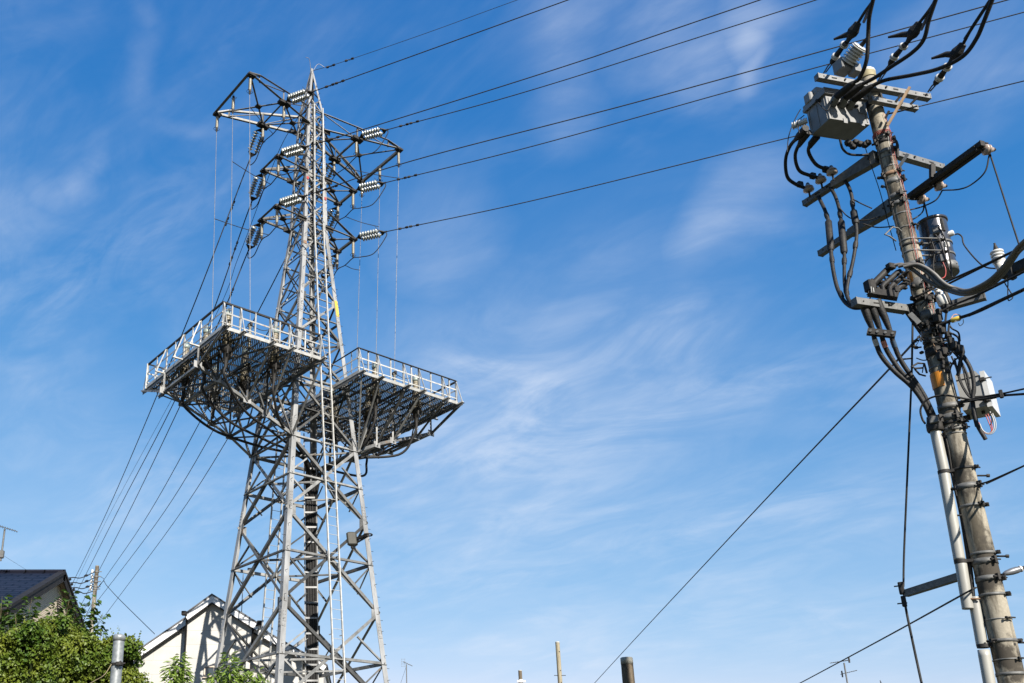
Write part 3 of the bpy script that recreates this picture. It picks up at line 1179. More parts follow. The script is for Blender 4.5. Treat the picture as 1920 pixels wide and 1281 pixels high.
# line conductors: first the direction each one leaves in, from where it crosses the photograph
def poly_wire(pts, r, name, m, label, cat, group=None, k=10, n=5):
    mb = MB()
    mb.tube(curve(pts, k) if k else pts, r, n)
    return solo(mb, name, m, label, cat, group)
def dampers(pts_at, d):
    m = MB()
    for p in pts_at:
        m.lathe(p - d * .22, d, [(0, .05), (.12, .05), (.14, .015), (.30, .015), (.32, .05), (.44, .05)], 8)
        m.beam(p, p - Z * .02, .05, .10)
    return m
out_px = {(-1, 2): [(732, 120), (1065, 0)], (-1, 1): [(700, 237), (1060, 124), (1425, 0)], (-1, 0): [(775, 301), (1200, 190), (1889, 0)],
          (1, 2): [(1000, 168), (1527, 1)], (1, 1): [(1000, 274), (1460, 146), (1920, 23)], (1, 0): [(1000, 376), (1460, 263), (1722, 200), (1920, 152)]}
away_px = {(-1, 2): [(330, 655), (200.5, 960), (133, 1100)], (-1, 1): [(352, 700), (220, 960), (141.6, 1116)], (-1, 0): [(384, 662), (242, 960), (156.6, 1126)],
           (1, 2): [(455, 640), (281, 960), (193, 1090)], (1, 1): [(470, 680), (308, 960), (160, 1157)], (1, 0): [(500, 700), (340, 960), (197, 1154)]}
PH = {2: 'top', 1: 'middle', 0: 'lowest'}
live = {}
for s in (-1, 1):
    for lv in (2, 1, 0):
        zc = {2: 31.0, 1: 28.35, 0: 25.78}[lv]
        un = 2.0 if lv == 2 else 2.06
        # towards the viewer, to the right
        p0 = ARM[(s, lv)](un, -1) - V * .16 - Z * .02
        pts = [at_z(x, y, zc - .25 + .0 * i) for i, (x, y) in enumerate(out_px[(s, lv)])]
        d = (pts[0] - p0).normalized()
        e = place_string(p0, d, 'double string of grey discs pulling right from the near corner of the %s %s crossarm' % (LV[lv], SIDE[s]))
        far = pts[-1] + (pts[-1] - pts[-2]).normalized() * 40
        poly_wire([e - d * .1] + pts + [far], .021, 'conductor', M['wire'],
                  'dark line conductor running right from the %s %s crossarm across the sky' % (LV[lv], SIDE[s]), 'cable', 'conductors running right from the tower')
        dm = dampers([e + d * .75, e + d * 1.25], d)
        solo(dm, 'vibration_damper', M['dark_metal'], 'small dark damper weights on the right going wire of the %s %s crossarm' % (LV[lv], SIDE[s]), 'damper', 'vibration dampers')
        # away, to the lower left
        q0 = ARM[(s, lv)](un, 1) + V * .12 - Z * .06
        apx = away_px[(s, lv)]
        dep = [47, 80, 112] if lv == 2 else ([49, 80, 112] if lv == 1 else [46, 80, 112])
        ap = [at_d(x, y, dd) for (x, y), dd in zip(apx, dep)]
        last = ap[-1] + (ap[-1] - ap[-2]) * 1.1
        d2 = (ap[0] - q0).normalized()
        d2 = (d2 - Z * .06).normalized()
        e2 = place_string(q0, d2, 'double string of discs pulling away left from the far corner of the %s %s crossarm' % (LV[lv], SIDE[s]))
        poly_wire([e2 - d2 * .1] + ap + [last], .026, 'conductor', M['wire'],
                  'dark line conductor falling to the lower left from the %s %s crossarm' % (LV[lv], SIDE[s]), 'cable', 'conductors falling away to the left')
        if s == -1:
            dm = dampers([e2 + d2 * 2.2, e2 + d2 * 3.0], d2)
            solo(dm, 'vibration_damper', M['dark_metal'], 'small dark damper weights on the left going wire of the %s left crossarm' % LV[lv], 'damper', 'vibration dampers')
        live[(s, lv)] = (e, e2)
        # jumper loop under the crossarm, held by the two rod insulators
        rn = ARM[(s, lv)](1.98 if lv == 2 else 2.0, -1) - Z * 1.0
        rf = ARM[(s, lv)](1.98 if lv == 2 else 2.0, 1) - Z * 1.0
        n0 = e - d * .1
        poly_wire([n0, n0 - Z * .25 + d * .03, n0.lerp(rn, .35) - Z * .62, n0.lerp(rn, .75) - Z * .28, rn, rn.lerp(rf, .5) - Z * .06, rf, rf.lerp(e2, .5) - Z * .45,
                   e2 - Z * .42 - d2 * .1, e2 - d2 * .05 - Z * .1], .022, 'jumper_wire', M['wire'],
                  'dark jumper wire looping under the %s %s crossarm between its insulator strings' % (LV[lv], SIDE[s]), 'cable', 'jumper loops under the crossarms')
# earth wires from the peak
pk = T(0, 0, 34.62)
poly_wire([pk, at_z(640, 117, 34.6), at_z(800, 62, 34.7), at_z(970, 0, 34.9), at_z(1300, -118, 35.3)], .012, 'earth_wire', M['wire'],
          'thin earth wire running right from the peak of the tower', 'cable')
solo(dampers([at_z(620, 124, 34.6), at_z(655, 112, 34.6)], (at_z(655, 112, 34.6) - at_z(620, 124, 34.6)).normalized()), 'vibration_damper', M['dark_metal'],
     'small damper weights on the thin earth wire beside the tower peak', 'damper', 'vibration dampers')
poly_wire([pk, at_d(566, 205, 36.5), at_d(520, 290, 40), at_d(448, 480, 45), at_d(380, 640, 52), at_d(207.8, 960, 90), at_d(139, 1100, 120), at_d(90, 1210, 160)], .013, 'earth_wire', M['wire'],
          'thin earth wire falling away to the lower left from the peak of the tower', 'cable')

# ------------------------------------------------------------------ cable terminals on the platforms and the wires that feed them
def term_proto(p, label):
    t = thing('cable_terminal', p, label, 'insulator', 'porcelain cable terminals standing through the platforms')
    p = Vector(p)
    m = MB()
    prof = [(-.42, .16)]
    for i in range(13):
        z0 = -.40 + i * .095
        r0 = .185 - .0042 * i
        prof += [(z0, r0 * .80), (z0 + .026, r0 * 1.06), (z0 + .052, r0 * .80)]
    prof += [(.86, .11)]
    m.lathe(p, Z, prof, 16)
    m.build('porcelain', M['bush'], t)
    m = MB()
    m.lathe(p, Z, [(.84, .13), (.88, .15), (.98, .15), (1.02, .10), (1.06, .03), (1.18, .028)], 12)
    m.build('cap', M['bushcap'], t)
    m = MB()
    m.lathe(p, Z, [(-1.25, .055), (-1.0, .07), (-.62, .12), (-.58, .21), (-.42, .21)], 12)
    for k in range(4):
        q = k * math.pi / 2 + .4
        m.beam(p + Vector((math.cos(q) * .2, math.sin(q) * .2, -.75)), p + Vector((math.cos(q) * .26, math.sin(q) * .26, -.12)), .05, .05)
    m.build('base_flange', M['dark_metal'], t)
    m = MB()
    m.beam(p + Vector((-.14, 0, 1.12)), p + Vector((.14, 0, 1.12)), .03, .05)
    m.beam(p + Vector((-.12, 0, 1.04)), p + Vector((-.12, 0, 1.22)), .03, .03)
    m.build('clamp', M['galv'], t)
    return t
term0 = None
tpos = {(-1, 0): (-5.05, -2.5), (-1, 1): (-5.05, -.85), (-1, 2): (-5.1, .75), (-1, 3): (-2.95, -2.4), (-1, 4): (-3.2, 1.9), (-1, 5): (-3.0, -.2),
        (1, 0): (1.95, -2.25), (1, 1): (4.05, -2.3), (1, 2): (1.95, .9), (1, 3): (4.5, 1.7), (1, 4): (3.0, -.4), (1, 5): (2.9, 1.9)}
tlab = {(-1, 0): 'in the near outer corner of the left platform', (-1, 1): 'second along the outer edge of the left platform',
        (-1, 2): 'third along the outer edge of the left platform', (-1, 3): 'behind the near left railing, close to the tower',
        (-1, 4): 'at the far side of the left platform', (-1, 5): 'in the middle of the left platform',
        (1, 0): 'behind the near right railing, close to the ladder', (1, 1): 'behind the near right railing, midway out',
        (1, 2): 'beside the right leg of the tower', (1, 3): 'at the far end of the right platform',
        (1, 4): 'in the middle of the right platform', (1, 5): 'at the far inner side of the right platform'}
for k, (u, v) in tpos.items():
    p = T(u, v, PZ)
    lb = 'ribbed brown porcelain terminal ' + tlab[k]
    if term0 is None:
        term0 = term_proto(p, lb)
    else:
        c = copy_tree(term0)
        c.location = p
        c['label'] = lb
# black power cables from under the terminals to the tray and down it
ci = 0
for k, (u, v) in tpos.items():
    if k[1] > 3:
        continue
    s = k[0]
    w = -.18 + ci * .052
    d = -.0 if ci % 2 else .03
    a = tray_pt(14.6 - ci * .12, w, d)
    pts = [T(u, v, 16.75), T(u * .99, v * .97, 16.3), T(u * .75, v * .72, 15.55 if s < 0 else 15.45), T(u * .4 + .1, v * .45 + .2, 15.35), T(.35, .5, 15.25), a, tray_pt(13.4, w, d), tray_pt(8, w, d), tray_pt(.3, w, d)]
    if s > 0:
        pts = [T(u, v, 16.75), T(u * .98, v * .96, 16.3), T(u * .85 + .1, v * .75, 15.5), T(1.9, v * .4 + .4, 15.3), T(1.5, .9, 15.1), a, tray_pt(13.4, w, d), tray_pt(8, w, d), tray_pt(.3, w, d)]
    poly_wire(pts, .052, 'power_cable', M['rubber'], 'thick black power cable from the terminal ' + tlab[k], 'cable', 'black power cables in the tower tray', 8, 8)
    ci += 1
# bare feeders from the rod insulators of the outer beams down to the platforms
feet = {(-1, -1): (469, 609), (-1, 0): (431.5, 578), (-1, 1): (397.5, 604), (1, -1): (739.5, 700), (1, 0): (705, 676), (1, 1): (669, 672)}
VN = {-1: 'near', 0: 'middle', 1: 'far'}
for s in (-1, 1):
    for k in (-1, 0, 1):
        top = T(s * 4.03, k * 1.45, 31.02 - .9)
        ft = at_z(*feet[(s, k)], 18.95)
        poly_wire([top, top.lerp(ft, .3), top.lerp(ft, .7), ft], .0115, 'feeder_wire', M['wire_lt'],
                  'bare grey wire dropping from the %s end of the topmost %s crossarm to the platform' % (VN[k], SIDE[s]), 'cable', 'bare wires dropping to the platforms', 4)
        # post insulator or connector that receives it
        if k == -1:
            m = MB()
            prof = [(0, .05)]
            for i in range(7):
                prof += [(.05 + i * .11, .05), (.08 + i * .11, .095), (.11 + i * .11, .05)]
            prof += [(.86, .04), (.90, .07), (1.0, .07)]
            b0 = ft - Z * 1.02
            t = thing('post_insulator', b0, 'slim post insulator holding the near feeder wire on the %s platform' % SIDE[s], 'insulator')
            m.lathe(b0, Z, prof, 10)
            m.build('porcelain_rod', M['rod'], t)
            m = MB()
            m.beam(ft - V * .12, ft + V * .12, .09, .12)
            m.ring(ft - Z * .12, Z, .14, .01, 14, 4)
            m.build('clamp', M['dark_metal'], t)
        tgt = T(*tpos[(s, {-1: 3 if s < 0 else 1, 0: 0, 1: 1 if s < 0 else 0}[k])], PZ + 1.1)
        poly_wire([ft, ft.lerp(tgt, .5) - Z * .18, tgt], .014, 'feeder_tail', M['wire'],
                  'short dark tail wire from the %s feeder wire to a terminal on the %s platform' % (VN[k], SIDE[s]), 'cable', None, 6)
        # upper tie from the jumper to the feeder
        if (s, k) in ((-1, 0), (-1, 1), (-1, -1), (1, -1), (1, 0), (1, 1)):
            lv = {-1: 2, 0: 1, 1: 0}[k]
            j = ARM[(s, lv)](1.98 if lv == 2 else 2.0, 0) - Z * 1.06
            tt = {2: .06, 1: .28, 0: .50}[lv]
            h = top.lerp(ft, tt)
            poly_wire([j, j.lerp(h, .5) - Z * .05, h], .016, 'tap_wire', M['wire'], 'dark tap wire from the jumper of the %s %s crossarm to a bare feeder wire' % (LV[lv], SIDE[s]), 'cable', None, 6)
# ------------------------------------------------------------------ concrete utility pole, near right
PAZ, PD = R(33.9), 11.5
PB = Vector((math.sin(PAZ) * PD, math.cos(PAZ) * PD, 0))
PH_ = Vector((math.sin(PAZ), math.cos(PAZ), 0))        # away from the viewer
PS = Vector((math.cos(PAZ), -math.sin(PAZ), 0))        # to the right
E1 = Vector((math.cos(R(18)), math.sin(R(18)), 0))
E2 = Vector((-math.sin(R(18)), math.cos(R(18)), 0))
def P(x, y, off=0.0):
    """point seen at x,y on the upright plane through the pole, off metres nearer than it"""
    return on_plane(x, y, PB - PH_ * off, PH_)
def PL(pts, off=None):
    return [P(p[0], p[1], p[2] if len(p) > 2 else (off or 0)) for p in pts]
def lerp_list(tab, z):
    for (z0, a0), (z1, a1) in zip(tab, tab[1:]):
        if z <= z1:
            return a0 + (a1 - a0) * (z - z0) / (z1 - z0)
    return tab[-1][1]
PLEAN = [(0, .046), (3, .037), (5, .030), (7, .014), (10, -.044), (11, -.062)]
PRAD = [(0, .150), (3, .121), (5, .1055), (7, .0965), (10, .088), (11, .086)]
def pax(z):
    return PB + PS * lerp_list(PLEAN, z) + Z * z
def prad(z):
    return lerp_list(PRAD, z)
def py_z(y):
    x = 1636 + .2394 * (y - 185)
    z = P(x, y).z
    return z
PTOP = 10.38
pole = thing('utility_pole', PB, 'weathered grey concrete utility pole with crossarms, steel bands and step bolts, near right', 'utility pole')
m = MB()
zs = [0, 1, 2, 3, 4, 5, 6, 7, 8, 9, 10, PTOP]
m.tube([pax(z) for z in zs], [prad(z) for z in zs], 40)
m.build('shaft', M['concrete'], pole)
m = MB()
m.lathe(pax(PTOP - .12), Z, [(0, .098), (.085, .099), (.09, .093)], 28)
cap_o = m.build('cap', mat('stained_cap_side', (.24, .205, .10), (.14, .12, .07), .7, 0, 10), pole)
m = MB()
m.lathe(pax(PTOP - .035), Z, [(0, .100), (.012, .103), (.03, .099), (.055, .080), (.072, .045), (.078, .01)], 28)
m.build('cap_lid', mat('white_pole_cap', (.36, .365, .355), (.27, .27, .26), .5, 0, 8, lo=.5, hi=.7), cap_o)

def band(y, h, mt, proud=.006, lugs=1, name='clamp_band', tilt=0.0):
    z = py_z(y)
    m = MB()
    r = prad(z) + proud
    m.lathe(pax(z - h / 2), Z, [(0, r - .012), (0, r), (h, r - h * .006), (h, r - .014)], 28)
    o = m.build(name, mt, pole)
    if lugs:
        m = MB()
        for k in range(lugs):
            a = random.uniform(-2.6, .6) if k else random.uniform(-1.2, .2)
            d = PS * math.cos(a) + PH_ * math.sin(a)
            c = pax(z) + d * (r + .018)
            sd = Z.cross(d)
            m.box(c, d, sd, Z, .022, .012, h * .62)
            m.tube([c - sd * .045 + d * .008, c + sd * .06 + d * .008], .008, 6)
            m.lathe(c - sd * .05 + d * .008, sd, [(0, .014), (.016, .014)], 6, True)
        m.build('band_bolt', M['dark_metal'], o)
    return o
for y, h, mt, lg in ((196, .10, 'dark_metal', 1), (262, .035, 'galv', 1), (270, .06, 'dark_metal', 2), (289, .05, 'galv', 1), (300, .015, 'galv_lt', 0), (318, .012, 'galv_lt', 0),
                     (331, .05, 'rust', 2), (345, .07, 'galv', 1), (372, .06, 'galv', 2), (386, .05, 'galv', 2), (406, .014, 'galv_lt', 0),
                     (432, .012, 'galv', 1), (455, .022, 'galv_lt', 0), (464, .03, 'dark_metal', 1), (477, .022, 'galv_lt', 0), (500, .05, 'galv', 1),
                     (538, .15, 'galv', 2), (566, .06, 'dark_metal', 3), (575, .014, 'galv_lt', 0), (596, .10, 'galv', 2), (615, .05, 'dark_metal', 3), (628, .08, 'galv', 2), (641, .014, 'galv_lt', 1),
                     (650, .03, 'dark_metal', 1), (664, .10, 'dark_metal', 2), (692, .014, 'galv_lt', 1), (766, .06, 'galv', 1), (786, .07, 'galv', 2), (797, .03, 'dark_metal', 2),
                     (808, .05, 'galv', 2), (817, .012, 'galv_lt', 0), (882, .028, 'dark_metal', 1), (915, .06, 'galv', 1), (951, .03, 'galv', 2),
                     (1040, .03, 'galv', 1), (1055, .06, 'galv', 1), (1087, .055, 'galv', 2), (1117, .03, 'galv', 2), (1163, .010, 'galv_lt', 1),
                     (1203, .032, 'galv', 2), (1238, .010, 'galv_lt', 1), (1265, .032, 'galv', 1)):
    band(y, h, M[mt], lugs=lg)
def bolt(x0, y0, x1, y1, off, mt='dark_metal'):
    m = MB()
    a, b = P(x0, y0, off), P(x1, y1, off)
    m.tube([a, b], .010, 8)
    m.lathe(b, b - a, [(-.012, .018), (.016, .018), (.02, .012)], 10)
    m.build('step_bolt', M[mt], pole)
for x0, y0, x1, y1, off, mt in ((1772, 819, 1750, 819, .06, 'rust'), (1804, 966.5, 1780, 966.5, .08, 'dark_metal'), (1838, 1123, 1814, 1123, .10, 'rust'),
                                (1832, 892, 1852, 892, .0, 'dark_metal'), (1866, 1043, 1888, 1043, .0, 'dark_metal'), (1902, 1205, 1935, 1205, .0, 'dark_metal'),
                                (1795, 917, 1787, 917, .1, 'dark_metal'), (1712, 672, 1690, 674, .02, 'dark_metal'), (1660, 336, 1648, 334, .03, 'dark_metal'),
                                (1664, 352, 1655, 350, .03, 'dark_metal'), (1724, 638, 1716, 640, .03, 'dark_metal'), (1728, 651, 1719, 652, .03, 'dark_metal')):
    bolt(x0, y0, x1, y1, off, mt)
# bolt holes in the shaft
m = MB()
for x, y in ((1670, 293), (1675, 311), (1684, 348), (1694, 386), (1903, 1210), (1846, 1160), (1656, 205)):
    p = P(x, y, 0)
    zc = pax(p.z)
    d = (p - zc)
    d.z = 0
    sx = max(-.9, min(.9, d.dot(PS) / prad(p.z)))
    nrm = PS * sx - PH_ * math.sqrt(1 - sx * sx)
    m.lathe(zc + nrm * (prad(p.z) - .004), nrm, [(0, .014), (.007, .014)], 10)
m.build('bolt_holes', M['dark_metal'], pole)

# crossarms: steel channels, each level, named by what hangs on them
def arm_ends(pa, pb, anchor, off):
    z = P(anchor[0], anchor[1], off).z
    return at_z(pa[0], pa[1], z), at_z(pb[0], pb[1], z)
def pole_arm(a, b, h, mt, name='crossarm', holes=True, two=False):
    m = MB()
    d = (b - a).normalized()
    sd = Z.cross(d)
    if sd.y > 0:
        sd = -sd
    # a square channel: web towards the viewer, open behind
    m.channel(a, b, h, h, .007, Z, -sd)
    if two:
        m.channel(a - sd * (h + .02), b - sd * (h + .02), h * .8, h, .007, Z, -sd)
    for e in (a, b):
        m.box(e - sd * h * .5, d, sd, Z, .006, h * .5 + .003, h * .5 + .003)
    o = m.build(name, mt, pole)
    if holes:
        m = MB()
        ln = (b - a).length
        k = int(ln / .14)
        for i in range(k):
            c = a.lerp(b, (i + .5) / k) + sd * .002
            if i % 3 == 1:
                m.box(c, d, Z, sd, .035, .008, .0025)
            else:
                m.lathe(c - sd * .002, sd, [(0, .009), (.005, .009)], 8)
            if i % 4 == 2:
                m.lathe(c + sd * .0, sd, [(0, .012), (.02, .012)], 6, True)
        m.build('slot_row', M['dark_metal'], o)
    return o
a1, b1 = arm_ends((1535, 141), (1745, 180), (1640, 160), .17)
pole_arm(a1, b1, .070, M['galv_lt'])
a2, b2 = arm_ends((1636, 184), (1721, 201), (1660, 189), .14)
pole_arm(a2, b2, .062, M['galv_lt'])
a3, b3 = arm_ends((1505, 381), (1640, 292), (1640, 292), .02)
pole_arm(a3, b3, .075, M['galv'])
a4, b4 = arm_ends((1534, 475), (1668, 384), (1668, 384), .02)
pole_arm(a4, b4, .075, M['galv'])
a5, b5 = arm_ends((1672, 283), (1771, 312), (1676, 284), .0)
pole_arm(a5, b5, .075, M['galv_lt'])
a5b, b5b = arm_ends((1700, 369), (1838, 268), (1748, 334), -.0)
pole_arm(a5b, b5b, .060, M['dark_metal'], two=True)
a6, b6 = arm_ends((1607, 563), (1702, 577), (1702, 577), .12)
pole_arm(a6, b6, .085, M['galv'])
a7, b7 = arm_ends((1776, 572), (1845, 552), (1776, 572), -.05)
pole_arm(a7, b7, .085, M['galv'])
# tapered brackets where the side arms reach the shaft
for a, b in ((a3, b3), (a4, b4)):
    m = MB()
    d = (b - a).normalized()
    sd = Z.cross(d)
    if sd.y > 0:
        sd = -sd
    q = b + d * -.62
    m.prism([q - Z * .045 + sd * .012, q + Z * .045 + sd * .012, b + Z * .08 + sd * .012, b - Z * .10 + sd * .012], sd * -.095)
    m.build('arm_bracket', M['galv'], pole)
m = MB()
m.prism([b6 + Z * -.05, b6 + Z * .045, b6 + E1 * .16 + Z * .1, b6 + E1 * .16 - Z * .30], E2 * .05)
m.build('arm_bracket', M['dark_metal'], pole)
m = MB()
m.beam(P(1706, 588, .15), P(1724, 606, .13), .05, .02, PH_)
m.build('arm_brace', M['galv_lt'], pole)
m = MB()
m.beam(P(1702, 289, .1), P(1684, 316, .06), .035, .012, PH_)
m.build('arm_brace', M['galv_lt'], pole)
m = MB()
m.beam(P(1748, 309, .0), P(1748, 334, .0), .05, .05)
m.build('arm_link', M['dark_metal'], pole)
m = MB()
for x0, y0, x1, y1 in ((1692, 175, 1679, 192), (1722, 181, 1707, 196), (1667, 208, 1660, 222)):
    m.beam(P(x0, y0, .15), P(x1, y1, .14), .025, .012, PH_)
m.tube(PL([(1720, 199, .1), (1690, 208, .1), (1664, 214, .05)]), .010, 6)
m.build('arm_braces', M['dark_metal'], pole)
solo((lambda m: (m.beam(P(1706, 163, .24), P(1664, 236, .16), .028, .022, PH_), m)[1])(MB()), 'wooden_stick', M['wood'],
     'pale wooden stick leaning from the upper crossarm down to the concrete pole', 'stick')

# orange wrap plates
def wrap(y0, y1, a0, a1, mt, name):
    m = MB()
    z0, z1 = py_z(y1), py_z(y0)
    n = 10
    vs = []
    for z in (z0, z1):
        for i in range(n + 1):
            a = a0 + (a1 - a0) * i / n
            d = PS * math.cos(a) + PH_ * math.sin(a)
            vs.append(pax(z) + d * (prad(z) + .008))
    for z in (z0, z1):
        for i in range(n + 1):
            a = a0 + (a1 - a0) * i / n
            d = PS * math.cos(a) + PH_ * math.sin(a)
            vs.append(pax(z) + d * (prad(z) + .004))
    fs = [(i, i + 1, n + 2 + i, n + 1 + i) for i in range(n)]
    k = 2 * (n + 1)
    fs += [(k + i, k + n + 1 + i, k + n + 2 + i, k + i + 1) for i in range(n)]
    fs += [(i, k + i, k + i + 1, i + 1) for i in range(n)]
    fs += [(n + 1 + i, n + 2 + i, k + n + 2 + i, k + n + 1 + i) for i in range(n)]
    m.add(vs, fs)
    return m.build(name, mt, pole)
wrap(702, 730, R(-176), R(-82), M['orange'], 'number_plate')
wrap(514, 532, R(-185), R(-118), M['orange'], 'number_plate')

# ---------------------------------------------------------------- switch case high on the pole
zb = P(1631, 233.6, .10).z
c0 = at_z(1556, 222, zb)
cr = at_z(1631, 234, zb)
cl_ = at_z(1521, 254, zb)
va, vb = cr - c0, cl_ - c0
top = on_plane(1546, 172, c0, PH_)
vh = Z * (top.z - zb)
na, nb = va.normalized(), vb.normalized()
sw = thing('switch_case', c0, 'big grey pole switch box with three front cable bushings, left of the pole top', 'switch')
m = MB()
m.hexa([c0, c0 + va, c0 + va + vb, c0 + vb, c0 + vh, c0 + va + vh, c0 + va + vb + vh, c0 + vb + vh])
m.build('tank', M['switch'], sw)
m = MB()
o_ = .03
q0 = c0 + vh - na * o_ - nb * o_
A_, B_ = va + na * 2 * o_, vb + nb * 2 * o_
for z0, h_, k in ((-.045, .04, 1.0), (.0, .05, .97)):
    q = q0 + Z * z0 + (A_ + B_) * (1 - k) / 2
    a_, b_ = A_ * k, B_ * k
    hh = Z * h_
    m.hexa([q, q + a_, q + a_ + b_, q + b_, q + hh, q + a_ + hh, q + a_ + b_ + hh, q + b_ + hh])
m.build('lid', M['switch'], sw)
for t in (.38, .80):
    m = MB()
    p = c0 + va * t - nb * .004
    m.box(p - Z * .005, na, nb, Z, .028, .006, .035)
    m.build('lid_clip', M['switch'], sw)
for i in range(6):
    m = MB()
    p = c0 + vb * (.1 + .16 * i) + vh * .90 - na * .008
    m.lathe(p, na * -1, [(0, .008), (.02, .008)], 6, True)
    m.build('bolt', M['dark_metal'], sw)
m = MB()
lk = c0 + vb * .30 + vh * .84
m.lathe(lk, na * -1, [(0, .022), (.05, .022), (.055, .012)], 10)
m.tube(curve([lk - na * .04, lk - na * .05 - Z * .25 - nb * .12, c0 + va * .05 - nb * .05 + vh * .55]), .006, 5)
m.build('pull_handle', M['dark_metal'], sw)
m = MB()
m.box(c0 + va * .42 + vh * .60 - nb * .012, na, Z, nb, .19, .012, .015)
m.build('bushing_rail', M['dark_metal'], sw)
# raised seams and a blank rating plate on the lit side
m = MB()
m.box(c0 + va * .86 + vh * .55 - nb * .004, na, Z, nb, .05, .07, .003)
m.build('rating_plate', M['galv'], sw)
for t in (.06, .95):
    m = MB()
    m.box(c0 + va * t + vh * .42 - nb * .004, na, Z, nb, .006, vh.length * .36, .004)
    m.build('seam', M['switch'], sw)
for t in (.1, .5, .9):
    m = MB()
    m.box(c0 + vb * t + vh * .42 - na * .004, nb, Z, na, .006, vh.length * .38, .004)
    m.build('seam', M['switch'], sw)
bush_px = [((1561, 196), (1568, 182), (1601, 155)), ((1577, 200), (1585, 184), (1617, 158)), ((1592, 204), (1600, 188), (1636, 161))]
BUSH = []
off0 = (PB - c0).dot(PH_)
for (bx, by), (rx, ry), (sx, sy) in bush_px:
    b = on_plane(bx, by, c0 - nb * .005, nb)
    offb = (PB - b).dot(PH_)
    r1, s1 = P(rx, ry, offb + .07), P(sx, sy, offb + .16)
    m = MB()
    d = r1 - b
    prof = [(0, .05)]
    for i in range(6):
        t = d.length * i / 6
        prof += [(t + .002, .036), (t + .010, .050), (t + .018, .036)]
    m.lathe(b, d, prof, 14)
    m.build('bushing', M['switch'], sw)
    BUSH.append((r1, s1, offb))
m = MB()
for t, h_ in ((.15, .10), (.42, .14), (.70, .09)):
    p = c0 + vb * (.85 - t * .6) + va * t * .4 + vh + Z * (.05 + h_ / 2)
    m.bevbox(p, na, nb, Z, .07, .055, h_ / 2 + .02, .012)
m.beam(c0 + vh + va * .2 + vb * .2 + Z * .1, c0 + vh + va * .2 + vb * .85 + Z * .13, .04, .05)
m.build('top_brackets', M['switch'], sw)
m = MB()
p = c0 + vb * .98 + vh * .55 - na * .02
prof = [(0, .04)]
for i in range(6):
    prof += [(.02 + i * .028, .035), (.03 + i * .028, .052), (.042 + i * .028, .035)]
m.lathe(p + vb * .0, (nb * .8 - na * .6), prof, 14)
m.build('rear_bushing', M['porc'], sw)
# white surge arrester and its grey holder above the case
ar0, ar1 = P(1589, 118, .32), P(1613, 88, .42)
arr = thing('surge_arrester', ar0, 'fat white ribbed porcelain arrester with a grey holder above the switch box', 'insulator')
m = MB()
d = ar1 - ar0
prof = [(0, .05)]
n = 6
for i in range(n):
    t = d.length * (i + .2) / n
    prof += [(t, .072), (t + .008, .104), (t + .020, .102), (t + .028, .072)]
prof += [(d.length * 1.0, .096), (d.length * 1.04, .090), (d.length * 1.06, .03)]
m.lathe(ar0, d, prof, 20)
m.build('porcelain', M['porc'], arr)
m = MB()
m.lathe(ar1, d, [(0, .03), (.10, .02), (.16, .012)], 10)
m.build('terminal_boot', M['rubber'], arr)
m = MB()
m.bevbox(P(1580, 126, .30), E1, E2, Z, .085, .08, .085, .012)
m.beam(P(1575, 140, .2), P(1592, 128, .3), .06, .05)
m.box(P(1602, 132, .26), E1, E2, Z, .05, .06, .06)
m.build('holder', M['switch'], arr)

def cable(pts, r, name, mt, label, cat='cable', group=None, n=8, k=8):
    m = MB()
    m.tube(curve(pts, k), r, n)
    return solo(m, name, mt, label, cat, group)
G_HV = 'thick black cables of the switch'
C_px = [[(1612, 146), (1625, 112), (1628, 62), (1630, 32), (1638, -4)],
        [(1640, 146), (1667, 128), (1710, 99), (1732, 74), (1742, 37), (1756, -4)],
        [(1662, 150), (1710, 141), (1760, 129), (1805, 106), (1830, 74), (1845, 40), (1862, -4)]]
NTH = ['leftmost', 'middle', 'rightmost']
for i, ((r1, s1, ob), px) in enumerate(zip(BUSH, C_px)):
    m = MB()
    m.tube([r1 + (r1 - s1) * .02, r1.lerp(s1, .06), r1.lerp(s1, .8), s1], [.044, .046, .043, .028], 12)
    solo(m, 'cable_boot', M['rubber'], 'thick black rubber boot on the %s front bushing of the grey switch box' % NTH[i], 'cable boot', 'boots on the switch bushings')
    pts = [s1] + [P(x, y, ob + .2 + .13 * j) for j, (x, y) in enumerate(px)]
    cable([r1.lerp(s1, .7)] + pts, .023, 'cable', M['rubber'], 'black cable curving up from the %s front bushing of the grey switch box' % NTH[i], 'cable', G_HV)
S_px = [dict(b=(1589, 78), t=(1610, 41), tail=((1586, 66), (1563, 74)), beads=((1583, 84), (1567, 106)), end=(1546, 137), w=[(1622, 22), (1635, 4), (1640, -8)]),
        dict(b=(1701, 80), t=(1725, 41), tail=((1692, 65), (1665, 70)), beads=((1694, 87), (1677, 107)), end=(1648, 152), w=[(1740, 22), (1750, 7), (1757, -8)]),
        dict(b=(1781, 118), t=(1807, 81), tail=((1774, 102), (1746, 110)), beads=((1776, 126), (1762, 146)), end=(1742, 172), w=[(1822, 53), (1849, 12), (1862, -8)])]
